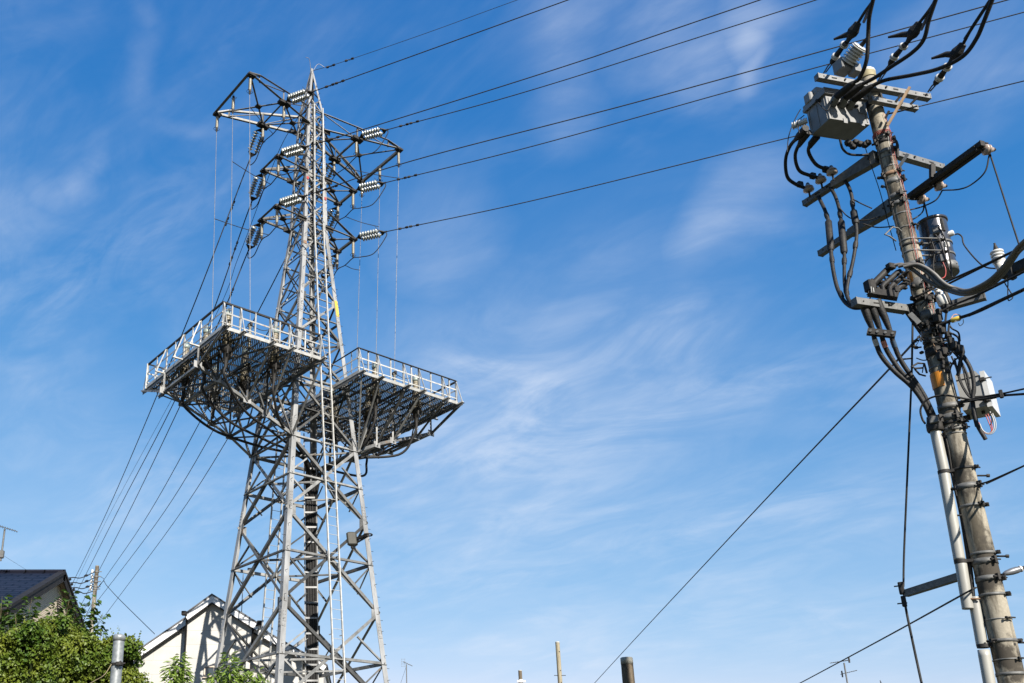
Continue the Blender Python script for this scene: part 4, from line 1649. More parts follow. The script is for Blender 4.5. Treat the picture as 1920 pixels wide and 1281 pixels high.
for i, sp in enumerate(S_px):
    ob = .62
    eo = .22
    b, t = P(*sp['b'], ob), P(*sp['t'], ob + .12)
    cv = thing('clamp_cover', b, 'black leaf shaped strain clamp cover, %s of the three at the top of the pole' % NTH[i], 'clamp', 'black clamp covers over the pole top')
    m = MB()
    ax = (t - b)
    ln = ax.length
    sidev = ax.cross(PH_).normalized()
    dep = ax.cross(sidev).normalized()
    # a flattened pod: wide across the view, thinner in depth
    vs, fs = [], []
    prof = [(-.04, .018), (0, .026), (.18, .036), (.36, .068), (.55, .074), (.80, .052), (.95, .045), (1.0, .020)]
    nn = 12
    for tt, rr in prof:
        for k in range(nn):
            q = 2 * math.pi * k / nn
            vs.append(b + ax * tt + sidev * math.cos(q) * rr + dep * math.sin(q) * rr * .62)
    for j in range(len(prof) - 1):
        for k in range(nn):
            k2 = (k + 1) % nn
            fs.append((j * nn + k, j * nn + k2, (j + 1) * nn + k2, (j + 1) * nn + k))
    m.add(vs, fs, False)
    m.add(vs[:nn], [tuple(range(nn))])
    m.build('pod', M['rubber'], cv)
    m = MB()
    m.tube([b + ax * .42, P(*sp['tail'][0], ob), P((sp['tail'][0][0] + sp['tail'][1][0]) / 2, (sp['tail'][0][1] + sp['tail'][1][1]) / 2, ob), P(*sp['tail'][1], ob)], [.040, .034, .022, .013], 8)
    m.build('tail', M['rubber'], cv)
    bd = [P(*q, ob - .12 - .14 * k) for k, q in enumerate(sp['beads'])]
    e = P(*sp['end'], eo)
    st = thing('strain_insulator', e, 'two grey porcelain strain discs linking the %s black clamp cover to the top crossarm' % NTH[i], 'insulator', 'strain insulators on the top crossarm')
    dd = (b - e).normalized()
    for q in bd:
        m = MB()
        m.lathe(q - dd * .03, dd, [(0, .030), (.012, .052), (.022, .052), (.026, .036), (.034, .052), (.046, .050), (.056, .03)], 16)
        m.build('porcelain_disc', M['porc'], st)
    m = MB()
    for q0_, q1_ in ((b, bd[0]), (bd[0], bd[1])):
        m.tube([q0_.lerp(q1_, .1), q0_.lerp(q1_, .9)], [.026, .036], 10)
    m.lathe(bd[1], e - bd[1], [(.0, .04), (.07, .034), (.10, .016)], 10)
    m.build('sleeves', M['rubber'], st)
    m = MB()
    for s_ in (-1, 1):
        m.tube([bd[1] + (e - bd[1]) * .25, bd[1].lerp(e, .55) + PS * .022 * s_, e + PS * .012 * s_], .009, 6)
    m.build('shackle', M['galv'], st)
    wp = [P(x, y, ob + .25 + .15 * j) for j, (x, y) in enumerate(sp['w'])]
    cable([t - ax * .05] + wp + [wp[-1] + (wp[-1] - wp[-2]).normalized() * 9], .018, 'line_wire', M['rubber'],
          'black insulated line wire leaving upward from the %s black clamp cover' % NTH[i], 'cable', 'line wires above the pole top')

# ---------------------------------------------------------------- cables dropping down the left side
G_L = 'black cables down the left of the pole'
def disc_ins(p, axis, r, label, grp, mt='porc_pink'):
    t = thing('pin_insulator', p, label, 'insulator', grp)
    p = Vector(p)
    ax = Vector(axis).normalized()
    m = MB()
    m.lathe(p, ax, [(-.035, r * .45), (-.02, r * .98), (-.006, r), (.0, r * .62), (.012, r * .60), (.016, r * .92), (.03, r * .86), (.036, r * .5), (.07, r * .42), (.075, r * .2)], 18)
    m.build('porcelain', M[mt], t)
    m = MB()
    m.lathe(p, ax, [(-.12, .012), (-.03, .012), (-.03, r * .3), (-.02, r * .3)], 8)
    m.lathe(p, ax, [(.07, r * .35), (.09, r * .3), (.10, .01)], 8)
    m.build('pin', M['dark_metal'], t)
    return t
K_px = [[(1511, 240), (1495, 258), (1481, 275), (1473, 300), (1476, 331), (1491, 345), (1513, 354)],
        [(1516, 247), (1500, 268), (1491, 292), (1498, 319), (1518, 329), (1537, 334)],
        [(1532, 256), (1518, 273), (1517, 288), (1532, 310), (1557, 319)]]
I_px = [(1516, 355), (1539, 338), (1560, 323)]
lz = a3.z
for i, px in enumerate(K_px):
    ob = (PB - at_z(*px[0], zb)).dot(PH_)
    e = at_z(*I_px[i], lz + .09)
    offe = (PB - e).dot(PH_)
    n = len(px)
    pts = [P(x, y, ob + (offe - ob) * j / (n - 1)) for j, (x, y) in enumerate(px)]
    m = MB()
    m.tube([pts[0], pts[0].lerp(pts[1], .8), pts[1].lerp(pts[2], .3)], [.046, .042, .024], 10)
    solo(m, 'cable_boot', M['rubber'], 'thick black boot under the left side of the switch box, %s of three' % ['outermost', 'middle', 'innermost'][i], 'cable boot', 'boots on the switch bushings')
    cable(pts, .022, 'cable', M['rubber'], 'black cable looping from the switch box to the %s disc insulator of the side arm' % ['outer', 'middle', 'inner'][i], 'cable', G_L)
    disc_ins(e, Z, .068, 'brown edged disc insulator on top of the upper left side crossarm, %s of three' % ['outermost', 'middle', 'innermost'][i], 'insulators on the upper left side arm')
    m = MB()
    m.bevbox(P(*[(1500, 346), (1524, 330), (1548, 318)][i], offe), E1, E2, Z, .04, .03, .04, .01)
    solo(m, 'cable_clamp', M['rubber'], 'black clamp block where the %s loop cable meets its disc insulator' % ['outer', 'middle', 'inner'][i], 'clamp')
D_px = [[(1533, 366), (1540, 380), (1547, 395), (1553, 414), (1556, 440), (1558, 470), (1562, 505), (1570, 540), (1583, 565), (1600, 577), (1620, 577)],
        [(1556, 350), (1566, 368), (1573, 390), (1577, 414), (1579, 445), (1583, 475), (1583, 505), (1584, 535), (1590, 560), (1603, 573), (1622, 573)],
        [(1581, 336), (1590, 348), (1597, 368), (1600, 395), (1605, 420), (1606, 445), (1602, 475), (1597, 500), (1590, 528), (1588, 552), (1597, 570), (1615, 575)]]
SL = [(3, 5), (3, 5), (3, 4)]
for i, px in enumerate(D_px):
    e0 = at_z(px[0][0], px[0][1], lz)
    o0 = (PB - e0).dot(PH_)
    o1 = (PB - at_z(1625, 573, a6.z)).dot(PH_)
    n = len(px)
    pts = [P(x, y, o0 + (o1 - o0) * min(1, j / (n - 2))) for j, (x, y) in enumerate(px)]
    hc_ = cable(pts, .021 if i else .023, 'cable', M['rubber'], 'black cable hanging from the upper side arm down to the dark bracket, %s of three' % ['leftmost', 'middle', 'rightmost'][i], 'cable', G_L)
    m = MB()
    s0, s1 = SL[i]
    m.tube([pts[s0], pts[s0].lerp(pts[s0 + 1], .1), pts[s1].lerp(pts[s1 - 1], .1), pts[s1]], [.026, .040, .040, .030], 12)
    solo(m, 'cable_sleeve', M['rubber'], 'fat black joint sleeve above the lower side arm on the %s hanging cable' % ['leftmost', 'middle', 'rightmost'][i], 'sleeve', 'joint sleeves on the hanging cables')
    for t in (.25, .5, .72):
        m = MB()
        j = int(t * (n - 1))
        p = pts[j].lerp(pts[j + 1], .5)
        m.lathe(p, pts[j + 1] - pts[j], [(-.05, .026), (0, .03), (.05, .026)], 10)
        m.build('tape_wrap', M['rubber'], hc_)
M_px = [[(1619, 572), (1628, 598), (1636, 618), (1640, 637), (1644, 648), (1650, 663), (1661, 679), (1681, 700), (1702, 718), (1718, 735), (1734, 759), (1745, 783)],
        [(1632, 572), (1641, 593), (1650, 618), (1656, 640), (1660, 651), (1668, 666), (1687, 694), (1713, 722), (1730, 748), (1748, 783)],
        [(1647, 572), (1659, 596), (1669, 621), (1674, 640), (1678, 651), (1685, 668), (1698, 690), (1718, 718), (1735, 746), (1752, 782)]]
TAPE = ['white', 'pink', 'blue']
for i, px in enumerate(M_px):
    o0 = (PB - at_z(px[0][0], px[0][1], a6.z)).dot(PH_)
    n = len(px)
    pts = [P(x, y, o0 + (.04 - o0) * (j / (n - 1))) for j, (x, y) in enumerate(px)]
    cb_ = cable(pts, .026, 'cable', M['rubber'], 'black cable with a %s tape ring curving from the bracket into the conduit' % ['white', 'pink', 'dark blue'][i], 'cable', G_L, 10)
    m = MB()
    m.tube([pts[0] + Z * .06, pts[0].lerp(pts[1], .3), pts[1], pts[2].lerp(pts[1], .2)], [.040, .044, .038, .028], 12)
    m.build('heat_shrink_boot', M['rubber'], cb_)
    m = MB()
    m.tube([pts[3].lerp(pts[4], -.1), pts[4]], .0285, 12)
    m.build('tape_ring', M[TAPE[i]], cb_)
sb = thing('spacer_bar', P(1652, 625, .35), 'black bolted spacer bar gripping the three cables below the bracket', 'bracket')
m = MB()
sp0, sp1 = P(1626, 622, .40), P(1679, 628, .36)
m.beam(sp0, sp1, .06, .07)
m.build('bar', M['dark_metal'], sb)
m = MB()
for t in (.14, .38, .66, .92):
    q = sp0.lerp(sp1, t) - PH_ * .03
    m.lathe(q, PH_ * -1, [(0, .015), (.014, .015)], 8, True)
m.build('bolts', M['galv'], sb)
# cluster of terminations on the dark bracket, and the grey cables that leave it
tb = thing('termination_rack', P(1650, 545, .3), 'dark rack of taped cable terminations standing on the lower bracket beside the pole', 'bracket')
for (x0, y0), (x1, y1), r in (((1668, 502), (1634, 536), .040), ((1688, 507), (1654, 537), .034), ((1700, 512), (1668, 540), .034), ((1702, 528), (1676, 548), .038)):
    m = MB()
    a, b = P(x0, y0, .2), P(x1, y1, .34)
    m.tube([a, a.lerp(b, .15), a.lerp(b, .85), b, b - Z * .07], [r * .6, r, r, r * .8, r * .7], 10)
    m.build('termination', M['rubber'], tb)
m = MB()
m.beam(P(1628, 548, .36), P(1684, 556, .30), .10, .07)
m.bevbox(P(1631, 537, .36), E1, E2, Z, .05, .05, .07, .012)
m.build('base_rail', M['dark_metal'], tb)
for k in range(14):
    m = MB()
    x, y = 1632 + 4 * k + random.uniform(-2, 2), 545 + random.uniform(-9, 7)
    m.bevbox(P(x, y, .33 + random.uniform(-.04, .05)), E1, E2, Z, .022, .025, .025 + random.random() * .03, .006)
    m.build('cable_clamp', M['dark_metal'], tb)
for k in range(16):
    m = MB()
    x, y = random.uniform(1634, 1698), 0
    y = 545 - (x - 1634) * .42 + random.uniform(-14, 12)
    a = P(x, y, .26 + random.uniform(-.05, .09))
    m.tube(curve([a, a + Vector((random.uniform(-.06, .06), random.uniform(-.06, .06), random.uniform(.0, .05))), a + Vector((random.uniform(-.1, .1), random.uniform(-.08, .08), random.uniform(-.08, .03)))], 4), random.choice((.006, .008, .014, .018)), 6)
    m.build('lead', M['rubber'], tb)
m = MB()
m.bevbox(P(1670, 500, .25), E1, E2, Z, .045, .035, .035, .008)
m.build('cable_cleat', M['dark_metal'], tb)
m = MB()
m.tube(PL([(1633, 538, .42), (1634, 549, .42), (1639, 548, .42), (1637, 540, .42)]), .006, 5)
m.build('seal_hook', M['white'], tb)
GT = [[(1672, 499), (1690, 496), (1706, 502), (1725, 516), (1744, 530), (1758, 537), (1775, 544), (1803, 552), (1827, 549), (1859, 534), (1880, 516), (1899, 489), (1911, 472), (1925, 460)],
      [(1684, 500), (1701, 496), (1718, 499), (1738, 511), (1752, 525), (1764, 535), (1782, 541), (1805, 547), (1826, 545), (1856, 530), (1877, 511), (1897, 484), (1910, 466), (1925, 452)],
      [(1694, 501), (1717, 496), (1735, 502), (1752, 514), (1764, 526), (1776, 535), (1792, 541), (1808, 545), (1825, 542), (1853, 527), (1875, 507), (1895, 481), (1909, 463), (1925, 448)]]
for i, px in enumerate(GT):
    n = len(px)
    pts = [P(x, y, .24 + .03 * i + .75 * max(0, (j - 6) / (n - 7))) for j, (x, y) in enumerate(px)]
    cable(pts, .0205, 'cable', M['sheath_grey'], 'grey sheathed cable sagging from the dark rack to the right edge, %s of three' % ['lowest', 'middle', 'uppermost'][i], 'cable', 'grey cables sagging right', 10)

# ---------------------------------------------------------------- conduit down the pole
cd = thing('conduit', PB - PS * .2, 'ivory plastic conduit of stepped lengths strapped to the left of the concrete pole', 'conduit')
secs = [((1753, 804), (1770, 885)), ((1769.5, 887), (1799, 1050)), ((1801.5, 1057), (1815, 1142)), ((1826, 1120), (1842, 1212)), ((1844, 1219), (1876, 1400))]
for i, ((x0, y0), (x1, y1)) in enumerate(secs):
    m = MB()
    of = .07 if i != 3 else .03
    a, b = P(x0, y0, of), P(x1, y1, of)
    if i == 4:
        b = a + (b - a).normalized() * 3.0
        b.z = .05
    d = b - a
    m.lathe(a, d, [(0, .044), (0, .053), (d.length * .02, .0545), (d.length * .98, .0535), (d.length, .053), (d.length, .044)], 24)
    m.build('pipe_section', M['pvc'], cd)
for y0, xs in ((885, (1762, 1830)), (1053, (1793, 1830)), (1211, (1836, 1860))):
    m = MB()
    z = py_z(y0)
    c = P(xs[0] + 8, y0, .07)
    m.lathe(c - Z * .02, Z, [(0, .060), (.035, .060)], 20)
    m.beam(c + PS * .05, c + PS * .16, .02, .03)
    m.build('strap', M['dark_metal'], cd)
m = MB()
cc = P(1751, 793, .07)
m.lathe(cc - Z * .10, Z, [(0, .075), (.02, .082), (.09, .080), (.10, .070), (.17, .060), (.175, .05)], 20)
m.build('collar', M['dark_metal'], cd)
m = MB()
m.bevbox(P(1751, 788, .14), PS, PH_, Z, .045, .03, .04, .01)
m.build('collar_bolt_block', M['galv'], cd)
cable(PL([(1767, 812, .02), (1781, 860, .01), (1790, 905, .0), (1802, 960, .0), (1812, 1020, .0), (1820, 1075, .02), (1824, 1118, .03)]), .023, 'cable', M['rubber'],
      'black cable running down between the ivory conduit and the concrete pole', 'cable', None, 10)
cable(PL([(1773, 818, .07), (1779, 845, .07), (1786, 890, .06), (1794, 930, .06)]), .008, 'cable', M['dark_metal'], 'thin dark lead running down beside the ivory conduit', 'cable', None, 6)
cable(PL([(1735, 795, .12), (1729, 785, .13), (1726, 768, .15), (1735, 752, .17), (1755, 743, .19), (1779, 742, .19), (1819, 749, .15), (1850, 750, .15)]), .011, 'cable', M['rubber'],
      'black cable arching across the front of the pole from the conduit collar to the cabinet', 'cable', None, 8)

# ---------------------------------------------------------------- cylindrical transformer behind the pole
tt_, tb_ = P(1741, 417, -.30), P(1775, 512, -.30)
tz0, tz1 = tb_.z, tt_.z
tcx = Vector(((tt_.x + tb_.x) / 2, (tt_.y + tb_.y) / 2, 0))
tf = thing('transformer', tcx + Z * tz0, 'dark grey cylindrical transformer hung on the right side of the pole', 'transformer')
tr_ = .150
h_ = tz1 - tz0
m = MB()
m.lathe(tcx + Z * tz0, Z, [(.10, tr_), (h_ - .03, tr_)], 36)
m.build('tank', M['tank'], tf)
m = MB()
m.lathe(tcx + Z * (tz1 - .04), Z, [(0, tr_ + .004), (.005, tr_ + .016), (.03, tr_ + .016), (.045, tr_ - .02), (.06, .03)], 36)
m.build('lid', M['tank'], tf)
m = MB()
m.lathe(tcx + Z * tz0, Z, [(0, tr_ - .05), (-.015, tr_ + .008), (.09, tr_ + .010), (.095, tr_)], 36)
m.build('base_skirt', M['galv_lt'], tf)
m = MB()
for k in range(12):
    q = 2 * math.pi * k / 12
    d = Vector((math.cos(q), math.sin(q), 0))
    m.lathe(tcx + Z * (tz0 + .05) + d * (tr_ + .006), d, [(0, .007), (.008, .007)], 8)
m.build('skirt_bolts', M['dark_metal'], tf)
for (x, y), dirn, ln, rr in (((1771, 443), PS * .97 + Z * .05 + PH_ * -.2, .13, .035), ((1748, 443), PS * .2 - PH_, .04, .03)):
    m = MB()
    c = P(x, y, -.28 if rr > .031 else -.16)
    m.lathe(c - dirn.normalized() * .04, dirn, [(0, rr * .8), (.03, rr), (ln, rr), (ln + .01, rr * .7)], 16)
    m.build('bushing', M['porc'], tf)
m = MB()
m.bevbox(P(1755, 433, -.13), PS, PH_, Z, .035, .03, .045, .008)
m.bevbox(P(1768, 484, -.13), PS, PH_, Z, .03, .025, .05, .008)
m.build('tap_boxes', M['galv'], tf)
m = MB()
lg = P(1765, 424, -.20)
m.bevbox(lg, PS, PH_, Z, .03, .03, .09, .01)
m.lathe(lg + Z * .08, Z, [(0, .03), (.05, .022), (.06, .01)], 10)
m.build('lid_clamp', M['rubber'], tf)
for y in (453, 477):
    m = MB()
    zc = P(1757, y, -.15).z
    m.lathe(tcx + Z * zc, Z, [(0, tr_ + .001), (.0, tr_ + .007), (.024, tr_ + .007), (.024, tr_ + .001)], 32)
    for sgn in (-1, 1):
        pa_ = tcx + Z * (zc + .012) - PH_ * .02 + PS * tr_ * sgn * .6 - PH_ * tr_ * .8
        pp = pax(zc) + PS * sgn * prad(zc) - PH_ * .03
        m.beam(pa_, pp + Z * .012, .006, .024, PH_)
    m.build('hanger_band', M['galv'], tf)
m = MB()
m.box(tcx + Z * (tz0 + h_ * .42) - PH_ * (tr_ + .002) * .8 + PS * (tr_ + .002) * .6, (PS * .8 + PH_ * .6).normalized(), Z, (PS * .6 - PH_ * .8).normalized(), .035, .03, .003)
m.build('rating_plate', M['galv_lt'], tf)
cable(PL([(1790, 440, -.3), (1797, 439, -.3), (1804, 445, -.28), (1808, 460, -.25), (1830, 487, -.15), (1848, 501, -.05), (1872, 504, .1)]), .0085, 'cable', M['rubber'],
      'thin black lead curving from the transformer bushing to the white ribbed insulator', 'cable', None, 6)
for j, px in enumerate(([(1754, 440), (1762, 452), (1771, 478), (1780, 505), (1786, 520)], [(1745, 448), (1752, 470), (1750, 500), (1757, 530)], [(1760, 425), (1775, 455), (1782, 492), (1784, 515)])):
    cable(PL([(x, y, -.10) for x, y in px]), .008, 'cable', M['rubber'], 'thin black lead hanging down the face of the transformer tank, %s of three' % ['first', 'second', 'third'][j], 'cable', 'leads on the transformer', 6)
cable(PL([(1768, 492, -.1), (1773, 505, -.1), (1772, 518, -.05), (1764, 522, 0), (1758, 516, 0)]), .005, 'cable', M['red'], 'thin red wire looping below the transformer', 'cable', None, 5)

# ---------------------------------------------------------------- right side arms, insulators and lines
for i, ((x, y), nm) in enumerate((((1850, 281), 'at the outer end'), ((1760, 349), 'in the middle'), ((1727, 374), 'at the inner end'))):
    z_ = a5b.z - .05
    p = at_z(x, y, z_)
    disc_ins(p, (E1 * .9 - E2 * .3), .062, 'brown and white disc insulator %s of the dark right crossarm' % nm, 'insulators on the right side arm')
oI = (PB - at_z(1850, 281, a5b.z)).dot(PH_)
oI2 = (PB - at_z(1760, 349, a5b.z)).dot(PH_)
cable(PL([(1856, 288, oI), (1870, 332, oI), (1890, 395, oI + .1), (1913, 466, oI + .2)]), .0085, 'cable', M['wire'], 'thin dark wire dropping steeply from the outer disc insulator at the right', 'cable', None, 6)
cable(PL([(1855, 290, oI), (1847, 322, oI), (1823, 345, oI * .7), (1799, 355, oI * .5), (1768, 357, oI2)]), .0085, 'cable', M['wire'], 'thin dark wire sagging between the outer and middle disc insulators', 'cable', None, 6)
cable(PL([(1767, 357, oI2), (1755, 375, oI2), (1731, 387, oI2), (1709, 393, -.1), (1690, 397, -.15)]), .0085, 'cable', M['wire'], 'thin dark wire from the middle disc insulator back behind the pole', 'cable', None, 6)
cable(PL([(1733, 380, oI2), (1730, 397, oI2), (1716, 409, -.05), (1700, 415, -.1)]), .0085, 'cable', M['wire'], 'short thin wire from the inner disc insulator to the pole', 'cable', None, 6)
cable(PL([(1733, 380, oI2), (1737, 396, -.2), (1741, 414, -.3)]), .0085, 'cable', M['wire'], 'short thin wire from the inner disc insulator down to the transformer lid', 'cable', None, 6)
for j, px in enumerate(([(1600, 374), (1615, 382), (1635, 391)], [(1576, 392), (1587, 404), (1600, 411), (1625, 413), (1650, 406)], [(1619, 420), (1640, 426), (1660, 426), (1676, 424)])):
    cable(PL(px, -.05), .0075, 'cable', M['wire'], 'thin dark wire %s of the pole, between the side crossarms' % ['just left', 'far left', 'lower left'][j], 'cable', None, 6)
pi0, pi1 = P(1877, 505, .32), P(1868, 470, .32)
ri = thing('post_insulator', pi0, 'white ribbed post insulator with a dark pointed cap at the right edge', 'insulator')
m = MB()
d = pi1 - pi0
prof = [(0, .04), (.06, .052)]
for i in range(4):
    t = .07 + i * (d.length - .08) / 4
    prof += [(t, .045), (t + .018, .066), (t + .034, .062), (t + .042, .045)]
prof += [(d.length, .035)]
m.lathe(pi0, d, prof, 18)
m.build('porcelain', M['porc'], ri)
m = MB()
m.lathe(pi1, d, [(-.01, .035), (.03, .022), (.08, .010), (.09, .012), (.095, .004)], 10)
m.build('cap', M['dark_metal'], ri)
ra = thing('arm_end', P(1905, 505, .36), 'dark arm end box under the white post insulator at the right edge', 'bracket')
m = MB()
p0_, p1_ = P(1880, 516, .3), P(1935, 490, .5)
m.beam(p0_, p1_, .10, .10)
m.build('beam', M['dark_metal'], ra)
m = MB()
m.bevbox(P(1897, 513, .40), E1, E2, Z, .03, .03, .07, .008)
m.build('clamp', M['dark_metal'], ra)
fu0, fu1 = P(1757, 542, .05), P(1770, 574, .05)
fz = thing('fuse_cutout', fu1, 'white ribbed fuse holder hanging on the right of the pole below the grey cables', 'fuse')
m = MB()
d = fu1 - fu0
L_ = d.length
m.lathe(fu0, d, [(0, .02), (.02, .04), (.05, .03), (.06, .045), (.09, .03), (.10, .05), (L_ * .6, .052), (L_ * .95, .050), (L_, .03)], 16)
m.build('porcelain', M['porc'], fz)
m = MB()
m.lathe(fu1, d, [(0, .04), (.06, .035), (.09, .015)], 10)
m.beam(fu0 + PS * .06, fu1 + PS * .07, .02, .03)
m.build('holder', M['dark_metal'], fz)
for nm, px, r, lab in (
        ('line_wire', [(1706, 562, .12), (1740, 546, .14), (1778, 527, .16), (1844, 497.6, .35), (1911, 466, .6), (1935, 454, .7)], .0125, 'black line wire crossing in front of the transformer base to the right edge'),
        ('line_wire', [(1741, 597, .12), (1782, 575, .14), (1813, 562, .2), (1838, 551, .3), (1920, 510, .6), (1935, 503, .7)], .0125, 'black line wire running right beneath the grey sagging cables'),
        ('line_wire', [(1755, 612, .10), (1782, 602, .14), (1800, 596, .16), (1833, 584.5, .25), (1880, 562, .45), (1920, 543, .6), (1935, 536, .7)], .019, 'thick black bundled cable with a yellow tag running right from the pole'),
        ('line_wire', [(1840, 907, .1), (1858, 901, .2), (1920, 873.5, .6), (1940, 864, .8)], .009, 'dark stay wire leaving the bare lower shaft to the right edge'),
        ('line_wire', [(1800, 755, .12), (1850, 747, .2), (1890, 741, .35), (1935, 738, .6)], .013, 'lower black communication cable passing the pale cabinet'),
        ('line_wire', [(1800, 753, .12), (1850, 743, .2), (1890, 736, .35), (1935, 726, .6)], .010, 'upper black communication cable passing the pale cabinet')):
    lp_ = PL(px)
    lp_.append(lp_[-1] + (lp_[-1] - lp_[-2]).normalized() * 14)
    o = cable(lp_, r, nm, M['rubber'], lab, 'cable', None, 8)
    if 'yellow' in lab:
        m = MB()
        a, b = P(1783, 602, .145), P(1800, 596, .165)
        m.tube([a, a.lerp(b, .1), a.lerp(b, .9), b], [.02, .028, .028, .02], 10)
        m.build('cable_tag', M['yellow'], o)
m = MB()
m.bevbox(P(1877, 739, .33), PS, PH_, Z, .018, .018, .045, .006)
solo(m, 'cable_spacer', M['rubber'], 'small black spacer joining the two communication cables at the right', 'spacer')
for j, (px, mt) in enumerate((([(1782, 598), (1787, 592), (1796, 590), (1803, 594), (1800, 601), (1790, 603)], 'white'), ([(1784, 597), (1789, 590), (1798, 591), (1802, 597)], 'pink'),
                              ([(1797, 606), (1800, 611), (1806, 606), (1806, 599)], 'white'))):
    cable(PL(px, .17), .0045, 'tie_wire', M[mt], ['white wire coil around the yellow cable tag', 'pink wire coil around the yellow cable tag', 'loose white wire end below the yellow cable tag'][j], 'wire', None, 5)
for j, px in enumerate(([(1780, 606, .14), (1779, 622, .14), (1788, 627, .14), (1797, 634, .14), (1799, 648, .14), (1803, 661, .14)],
                        [(1780, 610, .14), (1786, 617, .14), (1797, 624, .14), (1800, 640, .14)],
                        [(1776, 570, .1), (1774, 590, .1), (1772, 612, .1), (1774, 635, .1)])):
    cable(PL(px), [.011, .009, .011][j], 'cable', M['rubber'], 'ragged black tail of cable hanging below the yellow tag, %s of three' % ['longest', 'shortest', 'innermost'][j], 'cable', None, 6)
cable(PL([(1888, 522, .4), (1884, 530, .4), (1893, 545, .4), (1899, 556, .4), (1895, 562, .4), (1890, 560, .4), (1890, 520, .4)]), .006, 'cable', M['wire'], 'thin dark wire loop hanging from the arm end box at the right', 'cable', None, 5)

# ---------------------------------------------------------------- pale cabinet
zc_ = P(1805.5, 770, -.05).z
k0 = at_z(1805.5, 770, zc_)
k1 = at_z(1859, 759, zc_)
k2 = at_z(1873, 777, zc_)
ka, kb = k1 - k0, (k2 - k1)
kt = on_plane(1791.5, 714, k0, PH_)
kh = Z * (kt.z - zc_)
na2, nb2 = ka.normalized(), kb.normalized()
cbn = thing('control_cabinet', k0, 'pale grey control cabinet with wires below, on the right of the pole', 'cabinet')
m = MB()
m.hexa([k0, k1, k1 + kb, k0 + kb, k0 + kh, k1 + kh, k1 + kb + kh, k0 + kb + kh])
m.build('case', M['cabinet'], cbn)
m = MB()
q = k0 + ka * .86 - nb2 * .012 - Z * .02
hh = kh + Z * .06
w2 = ka * .17
m.hexa([q, q + w2, q + w2 + kb * 1.12, q + kb * 1.12, q + hh, q + w2 + hh, q + w2 + kb * 1.12 + hh, q + kb * 1.12 + hh])
m.build('door', mat('white_cabinet_door', (.42, .42, .41), (.36, .36, .35), .4), cbn)
m = MB()
q = k0 + kh - nb2 * .012 + Z * .0
m.hexa([q, q + ka * .84, q + ka * .84 + nb2 * .03, q + nb2 * .03, q + Z * .06, q + ka * .72 + Z * .06, q + ka * .72 + nb2 * .03 + Z * .06, q + nb2 * .03 + Z * .06])
m.build('rain_lip', M['cabinet'], cbn)
m = MB()
for t in (.16, .84):
    m = MB()
    p = k1 - ka * .10 + kh * t - nb2 * .015
    m.bevbox(p, na2, nb2, Z, .025, .02, .02, .005)
    m.tube([p - nb2 * .01, p + na2 * .09 - nb2 * .01], .007, 6)
    m.build('hinge', M['dark_metal'], cbn)
for t in (.25, .6):
    m = MB()
    m.lathe(k0 + ka * t + kb * .4, Z * -1, [(0, .018), (.03, .018), (.03, .01)], 8)
    m.build('cable_gland', M['dark_metal'], cbn)
m = MB()
m.beam(k0 + ka * .1 + kb * .5 - Z * .03, k0 - na2 * .18 + kb * .5 - Z * .03, .05, .05)
m.build('mounting_arm', M['dark_metal'], cbn)
zoff = -.0
for j, (px, mt, r) in enumerate((([(1848, 778), (1853, 790), (1859, 806), (1857, 812)], 'red', .005), ([(1856, 772), (1862, 785), (1864, 800), (1859, 811), (1850, 812), (1842, 806), (1837, 795)], 'white', .006),
                                 ([(1861, 775), (1867, 792), (1866, 806), (1858, 814), (1846, 812), (1838, 803)], 'white', .005), ([(1852, 776), (1858, 792), (1860, 806), (1852, 814), (1843, 808), (1835, 792)], 'red', .005),
                                 ([(1858, 774), (1860, 790), (1856, 798)], 'rubber', .006))):
    cable(PL(px, -.02), r, 'control_wire', M[mt], ['short straight red wire under the pale cabinet', 'white wire looping deepest under the pale cabinet', 'outer white wire loop under the pale cabinet',
                                                 'red wire looping under the pale cabinet', 'short black wire under the pale cabinet'][j], 'wire', None, 6)
# drooping black bundle beside it
BN = [[(1780, 645), (1803, 664), (1820, 692), (1826, 722), (1824, 752), (1831, 793), (1848, 824)], [(1778, 650), (1798, 672), (1812, 700), (1818, 728), (1823, 750)],
      [(1784, 668), (1793, 690), (1800, 716), (1812, 738), (1822, 748)], [(1790, 672), (1797, 700), (1806, 724), (1820, 746)], [(1796, 668), (1805, 690), (1811, 715), (1820, 742)],
      [(1785, 655), (1806, 672), (1823, 700), (1828, 730), (1824, 752), (1828, 780), (1836, 802)], [(1802, 668), (1790, 676), (1782, 690), (1781, 704), (1784, 716)], [(1806, 660), (1800, 680), (1798, 695), (1796, 704)],
      [(1822, 752), (1824, 775), (1830, 800)], [(1826, 752), (1830, 778), (1834, 796)]]
BR_ = [.020, .012, .009, .008, .008, .012, .010, .020, .010, .009]
BT = ['thickest and longest', 'second thickest', 'leftmost thin', 'second thin', 'third thin', 'outer long', 'hooked', 'short stub', 'lower left', 'lower right']
for px, r, nm in zip(BN, BR_, BT):
    cable(PL(px, .12), r, 'cable', M['rubber'], 'black cable of the drooping bundle between pole and pale cabinet, the %s one' % nm, 'cable', 'drooping bundle beside the cabinet', 8)
for x, y, s_ in ((1800, 655, .05), (1790, 648, .05), (1783, 640, .045), (1771, 660, .05), (1764, 668, .05), (1778, 628, .04), (1768, 620, .04), (1757, 598, .05), (1760, 585, .04), (1742, 560, .035), (1712, 648, .03), (1738, 640, .03)):
    m = MB()
    m.bevbox(P(x, y, .12), E1, E2, Z, s_ * .8, s_ * .6, s_, .012)
    m.build('cable_clamp', M['dark_metal'], pole)
